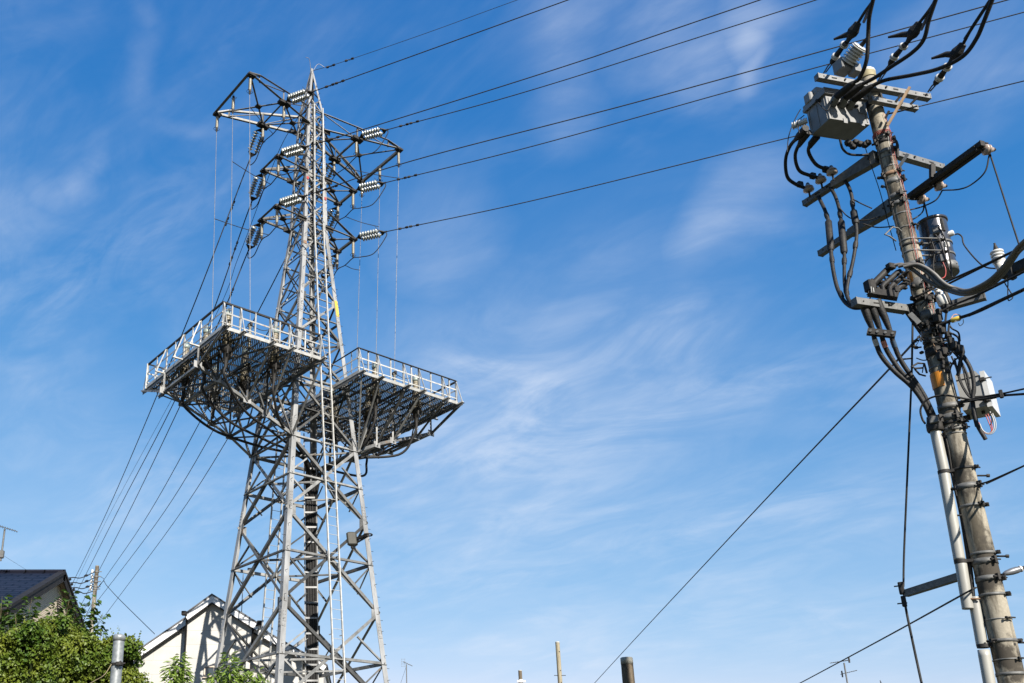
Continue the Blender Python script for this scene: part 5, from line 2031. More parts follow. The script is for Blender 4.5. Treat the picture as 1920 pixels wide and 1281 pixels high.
for k in range(34):
    y = random.uniform(520, 700)
    xc = 1636 + .2394 * (y - 185)
    x = xc + random.choice((-1, 1, 1)) * random.uniform(6, 24)
    a = P(x, y, random.uniform(.06, .13))
    m = MB()
    if k % 3 == 0:
        m.bevbox(a, E1, E2, Z, random.uniform(.014, .03), .02, random.uniform(.014, .03), .005)
        m.build('cable_clamp', M['dark_metal'], pole)
    else:
        b_ = a + PS * random.uniform(-.12, .12) + Z * random.uniform(-.16, .05)
        m.tube(curve([a, a.lerp(b_, .5) - Z * random.uniform(.01, .06) - PH_ * .03, b_], 5), random.choice((.004, .006, .008)), 6)
        m.build('lead', M['rubber'], pole)
m = MB()
m.tube(PL([(1738, 700, .1), (1733, 682, .13), (1721, 681, .2), (1709, 688, .25), (1716, 691, .25), (1729, 690, .15)]), .011, 8)
m.tube(PL([(1715, 692, .22), (1724, 702, .2), (1735, 705, .1)]), .010, 8)
m.build('foot_rest', M['dark_metal'], pole)
m = MB()
m.tube(PL([(1690, 434, .1), (1684, 428, .14), (1674, 426, .16), (1659, 440, .2), (1668, 443, .2), (1680, 452, .1)]), .009, 8)
m.build('foot_rest', M['galv'], pole)
m = MB()
m.tube(PL([(1674, 267, .05), (1681, 266, .05), (1683, 273, .05), (1683, 296, .05)]), .016, 8)
solo(m, 'cable', M['rubber'], 'short black hooked cable at the right of the shaft above the slotted arm', 'cable')
# thin wires strung down the shaft
for j, (px, mt, r) in enumerate((([(1656, 212), (1664, 236), (1670, 262), (1676, 300), (1690, 345), (1700, 395), (1712, 455), (1722, 500)], 'red', .0026),
                                 ([(1660, 214), (1667, 238), (1673, 264), (1680, 300), (1694, 348), (1706, 400), (1718, 460), (1730, 520), (1744, 580)], 'red', .0026),
                                 ([(1664, 250), (1676, 310), (1688, 340), (1702, 392), (1714, 450), (1728, 520), (1742, 580)], 'white', .0022),
                                 ([(1643, 250), (1656, 320), (1676, 400), (1690, 460), (1706, 530), (1724, 600)], 'dark_metal', .004),
                                 ([(1736, 515), (1741, 545), (1748, 575), (1756, 605), (1762, 630), (1770, 650)], 'red', .003),
                                 ([(1741, 515), (1746, 545), (1752, 575), (1760, 610)], 'white', .0025),
                                 ([(1620, 270), (1636, 318), (1650, 360), (1662, 405), (1680, 470)], 'rubber', .005),
                                 ([(1722, 600), (1730, 625), (1748, 642), (1756, 660)], 'rust', .005))):
    pts = []
    for x, y in px:
        p = P(x, y, 0)
        zc = p.z
        dx = (p - pax(zc)).dot(PS)
        rr = prad(zc) + .018
        off = math.sqrt(max(0, rr * rr - dx * dx)) if abs(dx) < rr else 0
        pts.append(P(x, y, off))
    cable(pts, r, 'wire', M[mt], ['red wire down the right side of the upper shaft, the inner one', 'red wire down the right side of the upper shaft, the outer one', 'white wire down the right side of the upper shaft',
                                  'dark wire running down the middle of the upper shaft', 'red wire beside the fuse holder', 'white wire beside the fuse holder',
                                  'thin black wire slanting in from the left behind the side arms', 'rusty tie wire slanting across the shaft'][j], 'wire', 'thin wires strung along the shaft', 5)
m = MB()
z = py_z(253)
for k in range(3):
    m.ring(pax(z - .02 * k), Z, prad(z) + .010, .005, 24, 5)
solo(m, 'tie_wire', M['red'], 'red wire wound round the upper shaft beside the switch box', 'wire')
cable(PL([(1575, 262, .45), (1580, 279, .4), (1592, 289, .25), (1612, 291, .1), (1628, 290, .05)]), .014, 'cable', M['rubber'], 'black cable curving under the switch box to the shaft', 'cable')
m = MB()
for x, y in ((1590, 268), (1597, 271), (1604, 267), (1600, 275), (1612, 270), (1622, 272), (1627, 268)):
    m.bevbox(P(x, y, .2), E1, E2, Z, .035, .03, .03, .008)
m.beam(P(1586, 272, .2), P(1630, 268, .15), .03, .03)
m.build('switch_hanger', M['dark_metal'], pole)
for j, px in enumerate(([(1501, 205, .6), (1490, 225, .6), (1479, 255, .6), (1476, 285, .6)], [(1508, 216, .6), (1495, 229, .6), (1499, 250, .6)])):
    cable(PL(px), .006, 'control_wire', M['rubber'], 'thin black control wire at the left of the switch box, the %s one' % ['longer', 'shorter'][j], 'wire')
# floating messenger seen beyond the box
# ---------------------------------------------------------------- guy wires and strut
zz_s = P(1800, 1077, .0).z
g0 = at_z(1692, 1113, zz_s)
g1 = P(1808, 1074, .0)
strut = thing('strut', g0, 'horizontal steel strut holding the guy strand away from the left of the pole', 'strut')
m = MB()
m.channel(g0, Vector((g1.x, g1.y, zz_s)), .075, .075, .008, Z, Z.cross((g1 - g0).normalized()))
m.build('arm', M['galv'], strut)
m = MB()
m.bevbox(g0 + Z * .06, PS, PH_, Z, .028, .03, .07, .006)
m.bevbox(g0 - Z * .09, PS, PH_, Z, .024, .03, .06, .006)
for dz in (.09, -.11):
    m.tube([g0 + Z * dz - PS * .07, g0 + Z * dz + PS * .03], .008, 6)
m.build('guy_clamp', M['dark_metal'], strut)
og = (PB - g0).dot(PH_)
cable(PL([(1711.5, 592, .1), (1710.5, 645, .1), (1709.5, 700, og * .4), (1707, 760, og * .5), (1700, 920, og * .8), (1695, 1040, og), (1694, 1100, og)]), .011, 'guy_wire', M['wire'],
      'dark guy strand dropping straight from the pole to the end of the strut', 'cable', None, 6)
gb = at_d(1772, 1480, 9.6)
cable([P(1696.5, 1130, og), P(1704, 1169, og), P(1726, 1272, og), gb], .013, 'guy_wire', M['wire'], 'dark guy strand running down from the strut towards the ground', 'cable', None, 6)
cable([P(1722, 632, .08), P(1711, 645, .06)] + [at_d(x, y, d) for x, y, d in ((1640, 721, 13), (1500, 868, 18), (1330, 1049, 26), (1190, 1199, 36), (1112, 1284, 44), (1040, 1363, 54))], .013, 'service_wire', M['wire'],
      'thin dark wire slanting from the pole across the open sky to the lower middle', 'cable', None, 5)
cable([P(1830, 1102, .08)] + [at_d(x, y, d) for x, y, d in ((1803, 1116, 9.6), (1660, 1195, 13), (1500, 1281, 19), (1380, 1344, 26))], .010, 'service_wire', M['wire'],
      'dark wire leaving the lower pole downward to the left, across the small antenna', 'cable', None, 5)
# street lamp on the next pole, beyond the right edge
ld = 25.0
l0, l1 = at_d(1880, 1077, ld), at_d(1913, 1067, ld)
lp = thing('street_lamp', Vector((at_d(1990, 1050, ld).x, at_d(1990, 1050, ld).y, 0)), 'grey street lamp head reaching in from the right edge beside the lower shaft', 'street lamp')
m = MB()
d = l1 - l0
m.lathe(l0, d, [(0, .01), (.03, .045), (.10, .07), (.25, .09), (d.length * .8, .09), (d.length, .07)], 16)
m.build('lamp_head', M['lamp'], lp)
m = MB()
m.lathe(l1 - d * .02, d, [(0, .085), (.03, .085)], 16)
m.build('trim_ring', M['porc'], lp)
m = MB()
l2 = at_d(1990, 1047, ld)
m.tube(curve([l1, at_d(1935, 1060, ld), l2]), .045, 8)
m.build('arm', M['dark_metal'], lp)
m = MB()
m.tube([Vector((l2.x, l2.y, 0)), l2 + Z * 1.5], [.13, .10], 12)
m.build('pole', M['concrete'], lp)
# ------------------------------------------------------------------ white gabled house behind the tower
X_ = Vector((1, 0, 0))
Y_ = Vector((0, 1, 0))
HY = 41.0
def H(x, y, d=0.0):
    return on_plane(x, y, Vector((0, HY + d, 0)), Y_)
M['siding'] = panelled('cream_siding_panels', (.37, .36, .335), (.36, .35, .325), (.285, .277, .258), 3.03, .60, .012, .5, .75, bump=.4)
M['trim_white'] = mat('white_barge_board', (.60, .60, .60), (.54, .54, .54), .45)
M['trim_dark'] = mat('dark_brown_trim', (.012, .011, .011), (.018, .017, .017), .6, spec=.15)
M['roof_w'] = mat('dark_slate_roof', (.05, .05, .055), (.07, .07, .075), .6, 0, 8, bump=.3)
M['glass'] = mat('dark_window_glass', (.02, .03, .035), (.035, .045, .05), .06, 0, .8, spec=.8)
M['frame'] = mat('tan_window_frame', (.42, .35, .28), (.36, .30, .24), .5)
wh = thing('gabled_house', H(412, 1280) * 1.0 - Z * H(412, 1280).z, 'cream sided house with white barge boards, its gable end standing behind the tower', 'house')
DEP = 9.0
def bay(x0, x1, dset, topline, name):
    """wall block: photograph positions of its top edge, extruded back and taken down to the ground"""
    tp = [H(x, y, dset) for x, y in topline]
    xl, xr = tp[0].x, tp[-1].x
    poly = [Vector((xl, HY + dset, 0)), Vector((xr, HY + dset, 0))] + tp[::-1]
    m = MB()
    m.prism(poly, Y_ * (DEP - dset))
    return m.build(name, M['siding'], wh)
bay(350, 474, 0, [(350, 1158), (397, 1124), (474, 1172)], 'wall')
bay(252, 350, .55, [(250, 1231), (352.5, 1161)], 'wall')
bay(474, 566, .55, [(472, 1174), (566, 1230)], 'wall')
bay(560, 607, 1.6, [(560, 1238), (592, 1238), (607, 1247)], 'wall')
def rake(pa, pb, dset, inset=.26, ext=0.0, ysh=0.0):
    a, b = H(*pa, dset - inset), H(*pb, dset - inset)
    d = (b - a).normalized()
    n = d.cross(Y_)
    if n.z < 0:
        n = -n
    def strip(t0, t1, y0, y1, mt, name, par):
        m = MB()
        q = [a - n * t0 - d * ext * t0, b - n * t0, b - n * t1, a - n * t1 - d * ext * t1]
        m.prism([p + Y_ * (y0 + ysh) for p in q], Y_ * (y1 - y0))
        return m.build(name, mt, par)
    r_ = strip(0, .065, 0, DEP + .6, M['roof_w'], 'roof', wh)
    strip(.060, .32, .03, .075, M['trim_white'], 'barge_board', r_)
    strip(.318, .37, .015, .10, M['trim_dark'], 'barge_trim', r_)
    strip(.10, .16, .08, DEP, M['trim_white'], 'soffit', r_)
rake((397.5, 1112.5), (344, 1151), 0, ext=-.74)
rake((397.3, 1112.7), (489, 1170), 0, ext=-.63, ysh=.003)
rake((354, 1152), (243, 1228), .55)
rake((482, 1173), (578, 1227), .55)
rake((556, 1232), (592, 1231), 1.6)
rake((592, 1231.2), (614, 1246), 1.6)
for px in ([(345.5, 1151), (350.5, 1158), (348, 1281), (346.6, 1400)], [(487, 1169), (474, 1178), (473, 1281), (472, 1400)]):
    m = MB()
    pts = [H(px[0][0], px[0][1], -.35), H(px[1][0], px[1][1], -.06), H(px[2][0], px[2][1], -.06)]
    pts[2].x = pts[1].x
    p3 = pts[2].copy()
    p3.z = 0.05
    m.tube([pts[0], pts[1], pts[2], p3], .045, 8)
    m.bevbox(pts[0] + Z * .02, X_, Y_, Z, .11, .12, .09, .02)
    m.build('downpipe', M['trim_dark'], wh)
for x0, x1, y0, y1, ds in ((382, 404, 1249, 1270, 0), (343, 348.5, 1254, 1266, .55)):
    a, b = H(x0, y1, ds), H(x1, y0, ds)
    m = MB()
    f_ = .06
    c = (a + b) / 2
    hx, hz = abs(b.x - a.x) / 2, abs(b.z - a.z) / 2
    for sx in (-1, 1):
        m.box(Vector((c.x + sx * (hx - f_ / 2), HY + ds - .02, c.z)), X_, Y_, Z, f_ / 2, .05, hz)
    for sz in (-1, 1):
        m.box(Vector((c.x, HY + ds - .02, c.z + sz * (hz - f_ / 2))), X_, Y_, Z, hx - f_, .05, f_ / 2)
    m.box(Vector((c.x, HY + ds - .035, c.z - hz - .02)), X_, Y_, Z, hx + .04, .07, .02)
    w = m.build('window', M['frame'], wh)
    m = MB()
    m.box(Vector((c.x, HY + ds - .005, c.z)), X_, Y_, Z, hx - f_ + .002, .012, hz - f_ + .002)
    m.build('pane', M['glass'], w)

def yagi(t, a, b, n, ln, r, vert=False):
    m = MB()
    m.tube([a, b], r, 5)
    d = (b - a).normalized()
    s = Z if vert else Z.cross(d).normalized()
    for i in range(n):
        p = a.lerp(b, (i + .3) / n)
        l_ = ln * (1 - .35 * i / n)
        m.tube([p - s * l_, p + s * l_], r * .7, 4)
    return m.build('antenna_boom', M['galv'], t)
def mast(name_lab, px0, px1, d, r=.018, down=0.0, label='', extra=()):
    top = at_d(*px0, d)
    bot = at_d(*px1, d)
    bot = Vector((top.x, top.y, down))
    t = thing('tv_antenna', bot, label, 'antenna', None)
    m = MB()
    m.tube([bot, top], r, 6)
    m.build('mast', M['galv'], t)
    return t, top
t, top = mast('', (456, 1077), (454, 1143), 43.5, .02, H(454, 1150, .5).z, 'tv antenna on the white gabled house, seen through the left bays of the tower')
yagi(t, at_d(446, 1069, 43.5), at_d(478, 1075.5, 43.5), 9, .18, .014)
m = MB()
m.beam(at_d(470, 1073, 43.5) - Z * .2, at_d(470, 1073, 43.5) + Z * .2, .02, .3)
m.build('reflector', M['galv'], t)

# ------------------------------------------------------------------ dark roofed house at the left
GX = at_d(120, 1073, 30.0).x
ap = at_d(120, 1073, 30.0)
M['tile'] = panelled('beige_tile_cladding', (.56, .48, .35), (.50, .42, .31), (.28, .24, .18), .20, .055, .008, .5, .6, axis_rot=R(90), bump=.6)
def shingles():
    m = panelled('blue_black_shingles', (.007, .008, .014), (.011, .012, .020), (.002, .002, .003), .6, .24, .03, .5, .45, bump=.9)
    t = m.node_tree
    t.nodes['Principled BSDF'].inputs['Specular IOR Level'].default_value = .12
    cb = [n for n in t.nodes if n.type == 'COMBXYZ'][0]
    sp = [n for n in t.nodes if n.type == 'SEPXYZ'][0]
    t.links.new(sp.outputs[1], cb.inputs[1])
    return m
M['shingle'] = shingles()
fe = ap.y - 4.35                       # near eave
ez = 6.75
be = ap.y + 4.35
lh = thing('tiled_house', Vector((GX - 6, ap.y, 0)), 'house with dark shingled roof and beige tiled gable, behind the ivy at far left', 'house')
RX = 14.0
wx = GX - .22
m = MB()
sl = (ap.z - ez) / (ap.y - fe)
wy0, wy1 = fe + .55, be - .55
pl = [Vector((wx, wy0, 0)), Vector((wx, wy1, 0)), Vector((wx, wy1, ez + sl * .55 - .16)), Vector((wx, ap.y, ap.z - .16)), Vector((wx, wy0, ez + sl * .55 - .16))]
m.prism(pl, X_ * -(RX - 1.2))
m.build('wall', M['tile'], lh)
for ey, sgn in ((fe, -1), (be, 1)):
    a0, a1 = Vector((GX, ap.y + .0 * sgn, ap.z)), Vector((GX, ey, ez))
    d = (a1 - a0).normalized()
    n = d.cross(X_)
    if n.z < 0:
        n = -n
    m = MB()
    q = [a0, a1, a1 - n * .10, a0 - n * .10]
    m.prism(q, X_ * -RX)
    r_ = m.build('roof', M['shingle'], lh)
    m = MB()
    q = [a0 - n * .04 + X_ * .03, a1 - n * .04 + X_ * .03, a1 - n * .27 + X_ * .03, a0 - n * .27 + X_ * .03]
    m.prism(q, X_ * -.05)
    q = [a0 + n * .035 + X_ * .06, a1 + n * .035 + X_ * .06, a1 - n * .05 + X_ * .06, a0 - n * .05 + X_ * .06]
    m.prism(q, X_ * -.22)
    m.build('barge_board', M['trim_dark'], r_)
    m = MB()
    q = [a0 - n * .105, a1 - n * .105, a1 - n * .13, a0 - n * .13]
    m.prism([p - X_ * .03 for p in q], X_ * -.6)
    m.build('soffit', mat('tan_soffit', (.30, .235, .17), (.25, .2, .15), .7), r_)
    m = MB()
    m.tube([a1 + d * .07 - n * .06, a1 + d * .07 - n * .06 - X_ * RX], .06, 8)
    m.build('gutter', M['trim_dark'], r_)
m = MB()
m.tube([Vector((GX + .04, ap.y, ap.z + .03)), Vector((GX - RX, ap.y, ap.z + .03))], .06, 8)
m.build('ridge_cap', M['shingle'], lh)
p = on_plane(113, 1134, Vector((wx + .01, 0, 0)), X_)
m = MB()
m.box(p, Y_, Z, X_, .30, .20, .03)
v_ = m.build('vent', M['trim_dark'], lh)
m = MB()
for k in range(5):
    m.beam(p + Z * (-.14 + .07 * k) - Y_ * .28 + X_ * .035, p + Z * (-.14 + .07 * k) + Y_ * .28 + X_ * .035, .012, .02)
m.build('vent_slats', M['frame'], v_)
t, top = mast('', (9, 992), (2, 1075), 29.0, .028, ap.z, 'tall tv antenna on the ridge of the dark roofed house at the left edge')
yagi(t, at_d(-22, 980, 29), at_d(33, 997, 29), 12, .22, .012)
m = MB()
m.bevbox(Vector((top.x, top.y, at_d(4, 1044, 29).z)), X_, Y_, Z, .07, .06, .12, .015)
m.build('booster_box', M['galv'], t)
m = MB()
for e_ in (at_d(58, 1074, 29.6), Vector((top.x - 5, top.y - .4, ap.z - .1))):
    m.tube([Vector((top.x, top.y, top.z - .8)), e_], .004, 4)
m.build('stay_wires', M['wire'], t)

# ------------------------------------------------------------------ far utility pole between the houses
fd = 50.0
ft = at_d(182.5, 1061, fd)
fp = thing('far_utility_pole', Vector((ft.x, ft.y, 0)), 'distant slim concrete pole with service wires, between the two houses', 'utility pole')
m = MB()
m.tube([Vector((ft.x, ft.y, 0)), Vector((ft.x, ft.y, ft.z))], [.17, .095], 16)
m.build('shaft', M['concrete'], fp)
m = MB()
m.lathe(ft - Z * .95, Z, [(0, .102), (.9, .10), (.95, .06)], 14)
m.build('dark_top', M['post_dark'], fp)
m = MB()
m2 = MB()
for k, y in enumerate((1073, 1083, 1093, 1103, 1108)):
    p = at_d(181, y, fd)
    m.lathe(Vector((ft.x, ft.y, p.z - .05)), Z, [(0, .125), (.08, .125)], 12)
    m2.lathe(Vector((ft.x - .22, ft.y - .05, p.z)), Z, [(-.1, .05), (-.04, .075), (0, .05), (.05, .075), (.1, .05)], 8)
    m.beam(Vector((ft.x - .3, ft.y, p.z)), Vector((ft.x + .26, ft.y, p.z)), .03, .04)
m.build('clamp_bands', M['galv'], fp)
m2.build('spool_insulators', M['porc'], fp)
for k, (y0, x1, y1) in enumerate(((1072, 124, 1085), (1083, 128, 1094), (1094, 132, 1103), (1107, 138, 1108))):
    a = at_d(179, y0, fd)
    b = at_d(x1, y1, 46)
    e = b + (b - a) * 1.6 - Z * .2
    o = cable([a, a.lerp(b, .5) - Z * .15, b, e], .026, 'service_wire', M['wire'], 'service wire from the far pole to the dark roofed house, %s of four' % ['topmost', 'second', 'third', 'lowest'][k], 'cable', 'service wires of the far pole', 5)
    if k < 3:
        m = MB()
        for t_ in (.25, .85):
            q = a.lerp(b, t_) - Z * .1
            m.tube([q, q.lerp(b, .1), q.lerp(b, .2)], [.02, .07, .02], 6)
        m.build('wire_sleeve', M['rubber'], o)
cable([at_d(183, 1102, fd), at_d(194, 1090, 49), at_d(200, 1098, 48), at_d(225, 1125, 46), at_d(290, 1189, 42.2)], .016, 'service_wire', M['wire'], 'thin service wire dropping from the far pole to the cream gabled house', 'cable', None, 5)
cable([at_d(185, 1080, fd), at_d(194, 1085, fd), at_d(195, 1090, 49)], .012, 'service_wire', M['wire'], 'short wire looped at the right of the far pole', 'cable')

# ------------------------------------------------------------------ galvanised pipe post
gd = 9.0
gt = at_d(223.5, 1196, gd)
gp_ = thing('pipe_post', Vector((gt.x, gt.y, 0)), 'galvanised steel pipe post with a domed cap, in front of the ivy', 'post')
m = MB()
m.tube([Vector((gt.x, gt.y, 0)), gt], [.052, .052], 28)
m.build('pipe', M['pipe'], gp_)
m = MB()
m.lathe(gt - Z * .03, Z, [(0, .053), (.0, .058), (.04, .058), (.055, .052), (.062, .03), (.064, .005)], 28)
m.build('cap', M['pipe'], gp_)
m = MB()
cp = at_d(221, 1249, gd)
cpz = Vector((gt.x, gt.y, cp.z))
for k in range(3):
    m.ring(cpz + Z * (.008 * k - .008), Z, .056, .005, 24, 5)
m.tube([cpz + Vector((.02, -.06, 0)), cpz + Vector((.05, -.075, .02)), cpz + Vector((.035, -.09, -.02)), cpz + Vector((.0, -.07, .0)), cpz + Vector((.09, -.05, .005))], .008, 6)
m.bevbox(cpz + Vector((.035, -.065, 0)), X_, Y_, Z, .03, .02, .018, .005)
m.build('wire_clamp', M['dark_metal'], gp_)
cable([cpz + Vector((-.04, -.04, 0)), at_d(195, 1266, 8.8), at_d(175, 1278, 8.6), at_d(130, 1305, 8.2)], .0042, 'stay_wire', mat('tan_stay_wire', (.17, .14, .07), (.11, .09, .05), .7), 'tan stay wire running down left from the clamp of the galvanised post', 'cable', None, 5)

# ------------------------------------------------------------------ cut off concrete posts along the bottom
def post(px, y, d, r0, r1, shaft, cap_h, label, extra=None):
    t_ = at_d(px, y, d)
    t = thing('concrete_post', Vector((t_.x, t_.y, 0)), label, 'post')
    m = MB()
    m.tube([Vector((t_.x, t_.y, 0)), Vector((t_.x, t_.y, t_.z - cap_h))], [r1, r0], 24)
    m.build('shaft', M[shaft], t)
    m = MB()
    m.lathe(Vector((t_.x, t_.y, t_.z - cap_h)), Z, [(0, r0 * 1.0), (.0, r0 * 1.03), (cap_h * .92, r0 * 1.02), (cap_h, r0 * .9)], 24)
    m.build('cap', M['post_cap'], t)
    if extra:
        extra(t, t_, r0)
    return t
post(1174.5, 1233, 15, .093, .115, 'post_dark', .105, 'thick dark stained concrete post with a pale cap, widest of the cut off posts')
def rod(t, p, r0):
    m = MB()
    z = at_d(1048, 1270, 33).z
    m.tube([Vector((p.x - .2, p.y - .05, z)), Vector((p.x + .2, p.y - .05, z))], .012, 6)
    m.build('step_rod', M['dark_metal'], t)
    m = MB()
    for dz in (.35, 1.0, 1.4, 2.2):
        m.lathe(Vector((p.x + .03, p.y - r0 * .97, p.z - dz)), Y_ * -1, [(0, .018), (.012, .018)], 8)
    m.build('holes', M['dark_metal'], t)
post(1045, 1203.5, 33, .072, .10, 'post_pale', .05, 'tall thin pale concrete post with a white tip, in the lower middle', rod)
def clampx(t, p, r0):
    m = MB()
    z = at_d(975, 1279, 38).z
    m.lathe(Vector((p.x, p.y, z - .08)), Z, [(0, r0 * 1.3), (.16, r0 * 1.3)], 16)
    m.beam(Vector((p.x - .16, p.y - .1, z)), Vector((p.x + .18, p.y - .1, z)), .05, .08)
    m.build('white_clamp', M['porc'], t)
post(975, 1257, 38, .072, .085, 'post_dark', .03, 'small dark post with a white clamp, leftmost of the cut off posts', clampx)

t, top = mast('', (762, 1246), (763, 1281), 60, .035, 0, 'small tv antenna with a grid reflector, right of the tower foot')
yagi(t, at_d(756, 1241, 60), at_d(773.5, 1249, 60), 7, .16, .02)
m = MB()
c = at_d(756, 1243, 60)
for k in range(4):
    m.beam(c + Z * (-.22 + .15 * k) - X_ * .12, c + Z * (-.22 + .15 * k) + X_ * .14, .012, .012)
for s in (-.1, .1):
    m.beam(c + X_ * s - Z * .24, c + X_ * s + Z * .26, .012, .012)
m.build('reflector', M['galv'], t)
m = MB()
m.tube([top - Z * .1, Vector((top.x - 1.2, top.y, top.z - 3.5))], .008, 4)
m.build('stay_wire', M['wire'], t)
t, top = mast('', (1582.5, 1243), (1590, 1281), 45, .035, 0, 'double tv antenna on a thin mast at the bottom, left of the guy strand')
yagi(t, at_d(1592, 1238, 45), at_d(1556, 1243.5, 45), 10, .2, .017)
yagi(t, at_d(1578, 1264, 45), at_d(1607, 1257, 45), 7, .2, .017)
m = MB()
m.beam(at_d(1592, 1238, 45) - Z * .12, at_d(1592, 1238, 45) + Z * .16, .06, .06)
m.beam(at_d(1579, 1264, 45) - Z * .15, at_d(1579, 1264, 45) + Z * .15, .05, .05)
m.build('reflector', M['dark_metal'], t)
sp_ = at_d(1650, 1275.5, 40)
t = thing('finial', Vector((sp_.x, sp_.y, 0)), 'tiny dark spike at the bottom edge between the antenna and the guy strand', 'spike')
m = MB()
m.tube([Vector((sp_.x + .05, sp_.y, 0)), Vector((sp_.x + .05, sp_.y, sp_.z - .3)), sp_], [.06, .05, .012], 8)
m.build('spike', M['dark_metal'], t)

# ------------------------------------------------------------------ plants
def leaf(m, p, d, nrm, ln, wd, fold=.25, pts=5):
    """pointed folded leaf from p along d"""
    d = d.normalized()
    s = d.cross(nrm)
    if s.length < 1e-4:
        return
    s.normalize()
    u = s.cross(d)
    a, b = p, p + d * ln - u * ln * .12
    mid = p + d * ln * .45
    l1, r1 = mid + s * wd / 2 + u * wd * fold, mid - s * wd / 2 + u * wd * fold
    if pts == 4:
        m.add([a, r1, b, l1], [(0, 1, 2, 3)])
    else:
        m2 = p + d * ln * .78 - u * ln * .04
        l2, r2 = m2 + s * wd * .28 + u * wd * fold * .5, m2 - s * wd * .28 + u * wd * fold * .5
        m.add([a, r1, r2, b, l2, l1], [(0, 1, 2, 3), (0, 3, 4, 5)])
rnd = random.Random(11)
def rv():
    while True:
        v = Vector((rnd.uniform(-1, 1), rnd.uniform(-1, 1), rnd.uniform(-1, 1)))
        if .01 < v.length < 1:
            return v.normalized()
# ivy mound: many small leaves over overlapping lobes
ivd = 13.0
hedge = thing('ivy_mound', Vector((at_d(120, 1281, ivd).x, at_d(120, 1281, ivd).y + .4, 0)), 'mound of small leaved yellow green ivy in the lower left corner', 'ivy')
lobes = []
def lobe(x, y, rpx, d=ivd, sq=.85):
    lobes.append((at_d(x, y, d), rpx * d / F_PX, sq))
for x, y, r in ((20, 1240, 52), (70, 1215, 52), (112, 1205, 42), (150, 1232, 44), (190, 1240, 42), (225, 1238, 38), (246, 1215, 22), (40, 1290, 62), (110, 1280, 70), (180, 1290, 62),
                (240, 1285, 36), (-30, 1240, 60), (-60, 1290, 80), (20, 1350, 90), (130, 1360, 95), (230, 1350, 70), (95, 1178, 24), (135, 1200, 26), (208, 1212, 20), (262, 1300, 26),
                (0, 1205, 26), (60, 1180, 18), (120, 1166, 14), (30, 1196, 20), (228, 1200, 12), (165, 1203, 18)):
    lobe(x, y, r, ivd + rnd.uniform(-.25, .35))
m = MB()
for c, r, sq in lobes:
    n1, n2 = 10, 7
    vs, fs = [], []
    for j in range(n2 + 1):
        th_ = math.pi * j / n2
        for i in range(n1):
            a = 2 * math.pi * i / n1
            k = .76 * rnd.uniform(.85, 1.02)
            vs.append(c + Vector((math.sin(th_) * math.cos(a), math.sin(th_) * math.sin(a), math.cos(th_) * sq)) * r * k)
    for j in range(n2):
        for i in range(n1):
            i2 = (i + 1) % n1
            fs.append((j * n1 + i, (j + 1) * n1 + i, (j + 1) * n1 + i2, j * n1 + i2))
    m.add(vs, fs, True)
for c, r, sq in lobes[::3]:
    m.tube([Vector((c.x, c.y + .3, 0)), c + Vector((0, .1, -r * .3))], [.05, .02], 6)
m.build('stem_core', M['ivy_core'], hedge)  # also dark core blobs, painting the shade between the leaves
m = MB()
for c, r, sq in lobes:
    cnt = int(3600 * (r / .40) ** 2)
    for k in range(cnt):
        v = rv()
        if v.y > .55:
            continue
        w = 1 + .16 * math.sin(v.x * 9 + c.x * 7) * math.sin(v.z * 8 + c.z * 5) + rnd.uniform(-.16, .06)
        p = c + Vector((v.x, v.y, v.z * sq)) * r * w
        n_ = (v + rv() * .75 + Z * .25).normalized()
        dd = (rv() + Z * -.55).normalized()
        s_ = rnd.choice((.018, .026, .036, .044)) * rnd.uniform(.85, 1.15)
        leaf(m, p, dd, n_, s_ * 1.25, s_ * 1.1, .15, 4)
# loose sprigs that break the outline
for k in range(150):
    c, r, sq = rnd.choice(lobes)
    v = rv()
    v.z = abs(v.z) * .8 + .1
    v.y *= .5
    v.normalize()
    p = c + Vector((v.x, v.y, v.z * sq)) * r * .98
    dr = (v + Z * .6 + rv() * .5).normalized()
    for j in range(rnd.randint(4, 9)):
        q = p + dr * (.016 * j)
        leaf(m, q, (rv() + Z * .1).normalized(), (rv() + Z).normalized(), rnd.uniform(.022, .036), rnd.uniform(.018, .03), .15, 4)
m.build('foliage', M['ivy'], hedge)

def shoot(leaves, stem_core, pts, r, step, ll, lw, droop, spread, mode):
    c = curve(pts, 8)
    stem_core.tube(c, [r * (1 - .8 * i / (len(c) - 1)) for i in range(len(c))], 5)
    dist = 0
    side = 0
    for a, b in zip(c, c[1:]):
        dist += (b - a).length
        while dist > step:
            dist -= step
            side += 1
            d = (b - a).normalized()
            for rep in range(mode):
                ang = side * 2.4 + rep * 2.1 + rnd.uniform(-.5, .5)
                h = d.cross(X_ if abs(d.x) < .8 else Y_).normalized()
                o = h * math.cos(ang) + d.cross(h) * math.sin(ang)
                dd = (o * spread + d * rnd.uniform(.1, .6) - Z * droop * rnd.uniform(.3, 1.2)).normalized()
                pet = b + o * r * 2 + dd * ll * .2
                l_ = ll * rnd.uniform(.65, 1.15)
                leaf(leaves, pet, dd, (Z + rv() * .6).normalized(), l_, lw * l_ / ll, .14, 6)
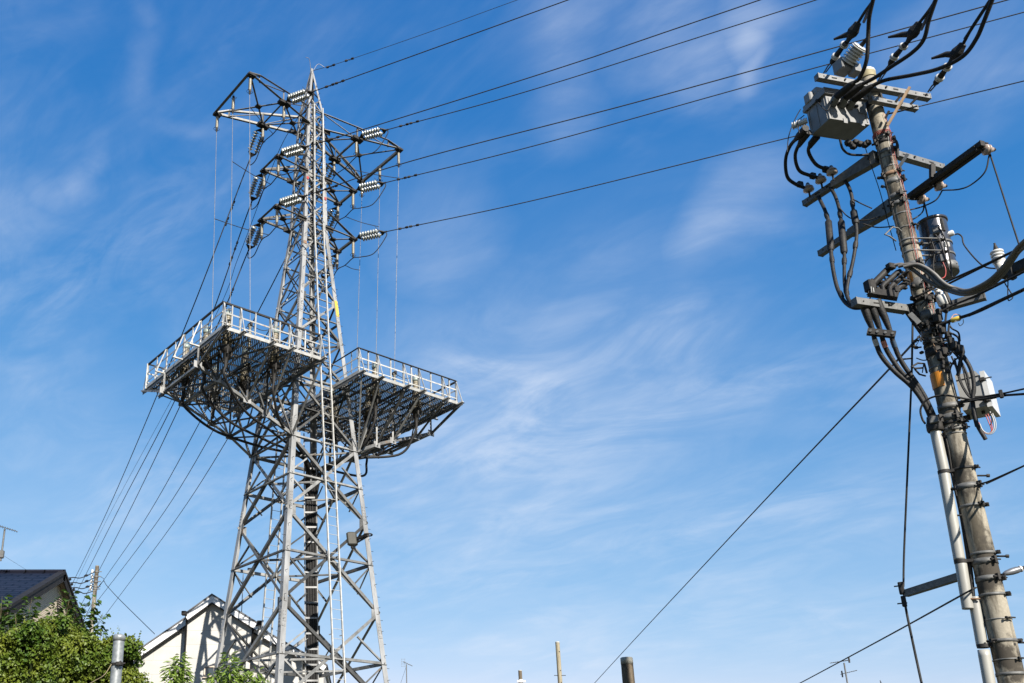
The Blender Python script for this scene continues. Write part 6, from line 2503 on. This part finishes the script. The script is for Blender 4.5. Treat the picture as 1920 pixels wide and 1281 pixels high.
# dark broad leaved shoots behind the ivy
fgd = 15.5
fig = thing('mulberry_bush', Vector((at_d(110, 1200, fgd).x, at_d(110, 1200, fgd).y, 0)), 'dark green broad leaved shoots sprouting behind the ivy mound', 'bush')
lv_, st_ = MB(), MB()
for px in ([(-5, 1230), (0, 1170), (4, 1118)], [(18, 1230), (16, 1170), (12, 1128)], [(40, 1220), (52, 1160), (60, 1122)], [(30, 1230), (30, 1170), (28, 1150)], [(70, 1220), (85, 1180), (98, 1150), (118, 1120)],
           [(110, 1220), (122, 1165), (132, 1112)], [(120, 1220), (136, 1170), (146, 1130)], [(135, 1220), (150, 1180), (163, 1150), (178, 1122)], [(150, 1230), (165, 1200), (180, 1176), (193, 1150)],
           [(150, 1220), (168, 1185), (174, 1160)], [(170, 1240), (185, 1212), (190, 1180)], [(90, 1220), (100, 1180), (102, 1160)], [(160, 1240), (178, 1215), (186, 1195)], [(-10, 1240), (-12, 1190), (-8, 1150)],
           [(60, 1220), (66, 1180), (58, 1150)], [(130, 1230), (128, 1180), (120, 1150)], [(115, 1230), (138, 1195), (152, 1178)], [(5, 1235), (10, 1195), (18, 1160)], [(45, 1235), (42, 1190), (48, 1150)]):
    dd = fgd + rnd.uniform(-.5, .5)
    pts = [at_d(x, y, dd + .05 * i) for i, (x, y) in enumerate(px)]
    pts = [pts[0] - Z * .8] + pts
    shoot(lv_, st_, pts, .014, .024, .115, .092, .55, .9, 2)
for k in range(5):
    p = at_d(20 + 38 * k, 1240, fgd)
    st_.tube([Vector((p.x, p.y, 0)), p - Z * .6], [.04, .02], 6)
st_.build('branches', M['twig'], fig)
lv_.build('foliage', M['fig'], fig)
# peach shoots in front of the tower foot
pcd = 24.0
for (lab, shoots) in (('slender leaved peach shoot against the cream house wall, left of the tower', [[(336, 1340), (337, 1280), (339, 1228)], [(328, 1340), (322, 1285), (317, 1250)], [(343, 1330), (346, 1285), (350, 1258)], [(332, 1330), (330, 1280), (328, 1240)], [(340, 1330), (343, 1290), (341, 1250)]]),
                      ('bushy peach sapling with slender bright leaves, in front of the tower foot', [[(432, 1340), (431, 1280), (430, 1226)], [(420, 1340), (412, 1290), (400, 1262)], [(440, 1340), (450, 1290), (463, 1262)], [(450, 1340), (470, 1292), (482, 1258)], [(425, 1330), (420, 1285), (418, 1254)],
                        [(436, 1330), (440, 1280), (442, 1246)], [(410, 1340), (398, 1300), (388, 1275)], [(455, 1340), (478, 1300), (497, 1274)], [(445, 1340), (452, 1300), (474, 1270)], [(430, 1330), (436, 1290), (450, 1258)]])):
    b = at_d(shoots[0][0][0], 1340, pcd)
    t = thing('peach_sapling', Vector((b.x, b.y, 0)), lab, 'sapling')
    lv_, st_ = MB(), MB()
    for px in shoots:
        dd = pcd + rnd.uniform(-.3, .3)
        pts = [at_d(x, y, dd) for x, y in px]
        shoot(lv_, st_, pts, .012, .024, .23, .056, .75, .8, 3)
        st_.tube([Vector((b.x, b.y, 0)), pts[0]], [.03, .012], 6)
    st_.build('branches', M['twig'], t)
    lv_.build('foliage', M['peach'], t)

# ------------------------------------------------------------------ render
scene.render.engine = 'CYCLES'
scene.cycles.max_bounces = 6
scene.cycles.transparent_max_bounces = 16
scene.render.resolution_x = 1024
scene.render.resolution_y = 683
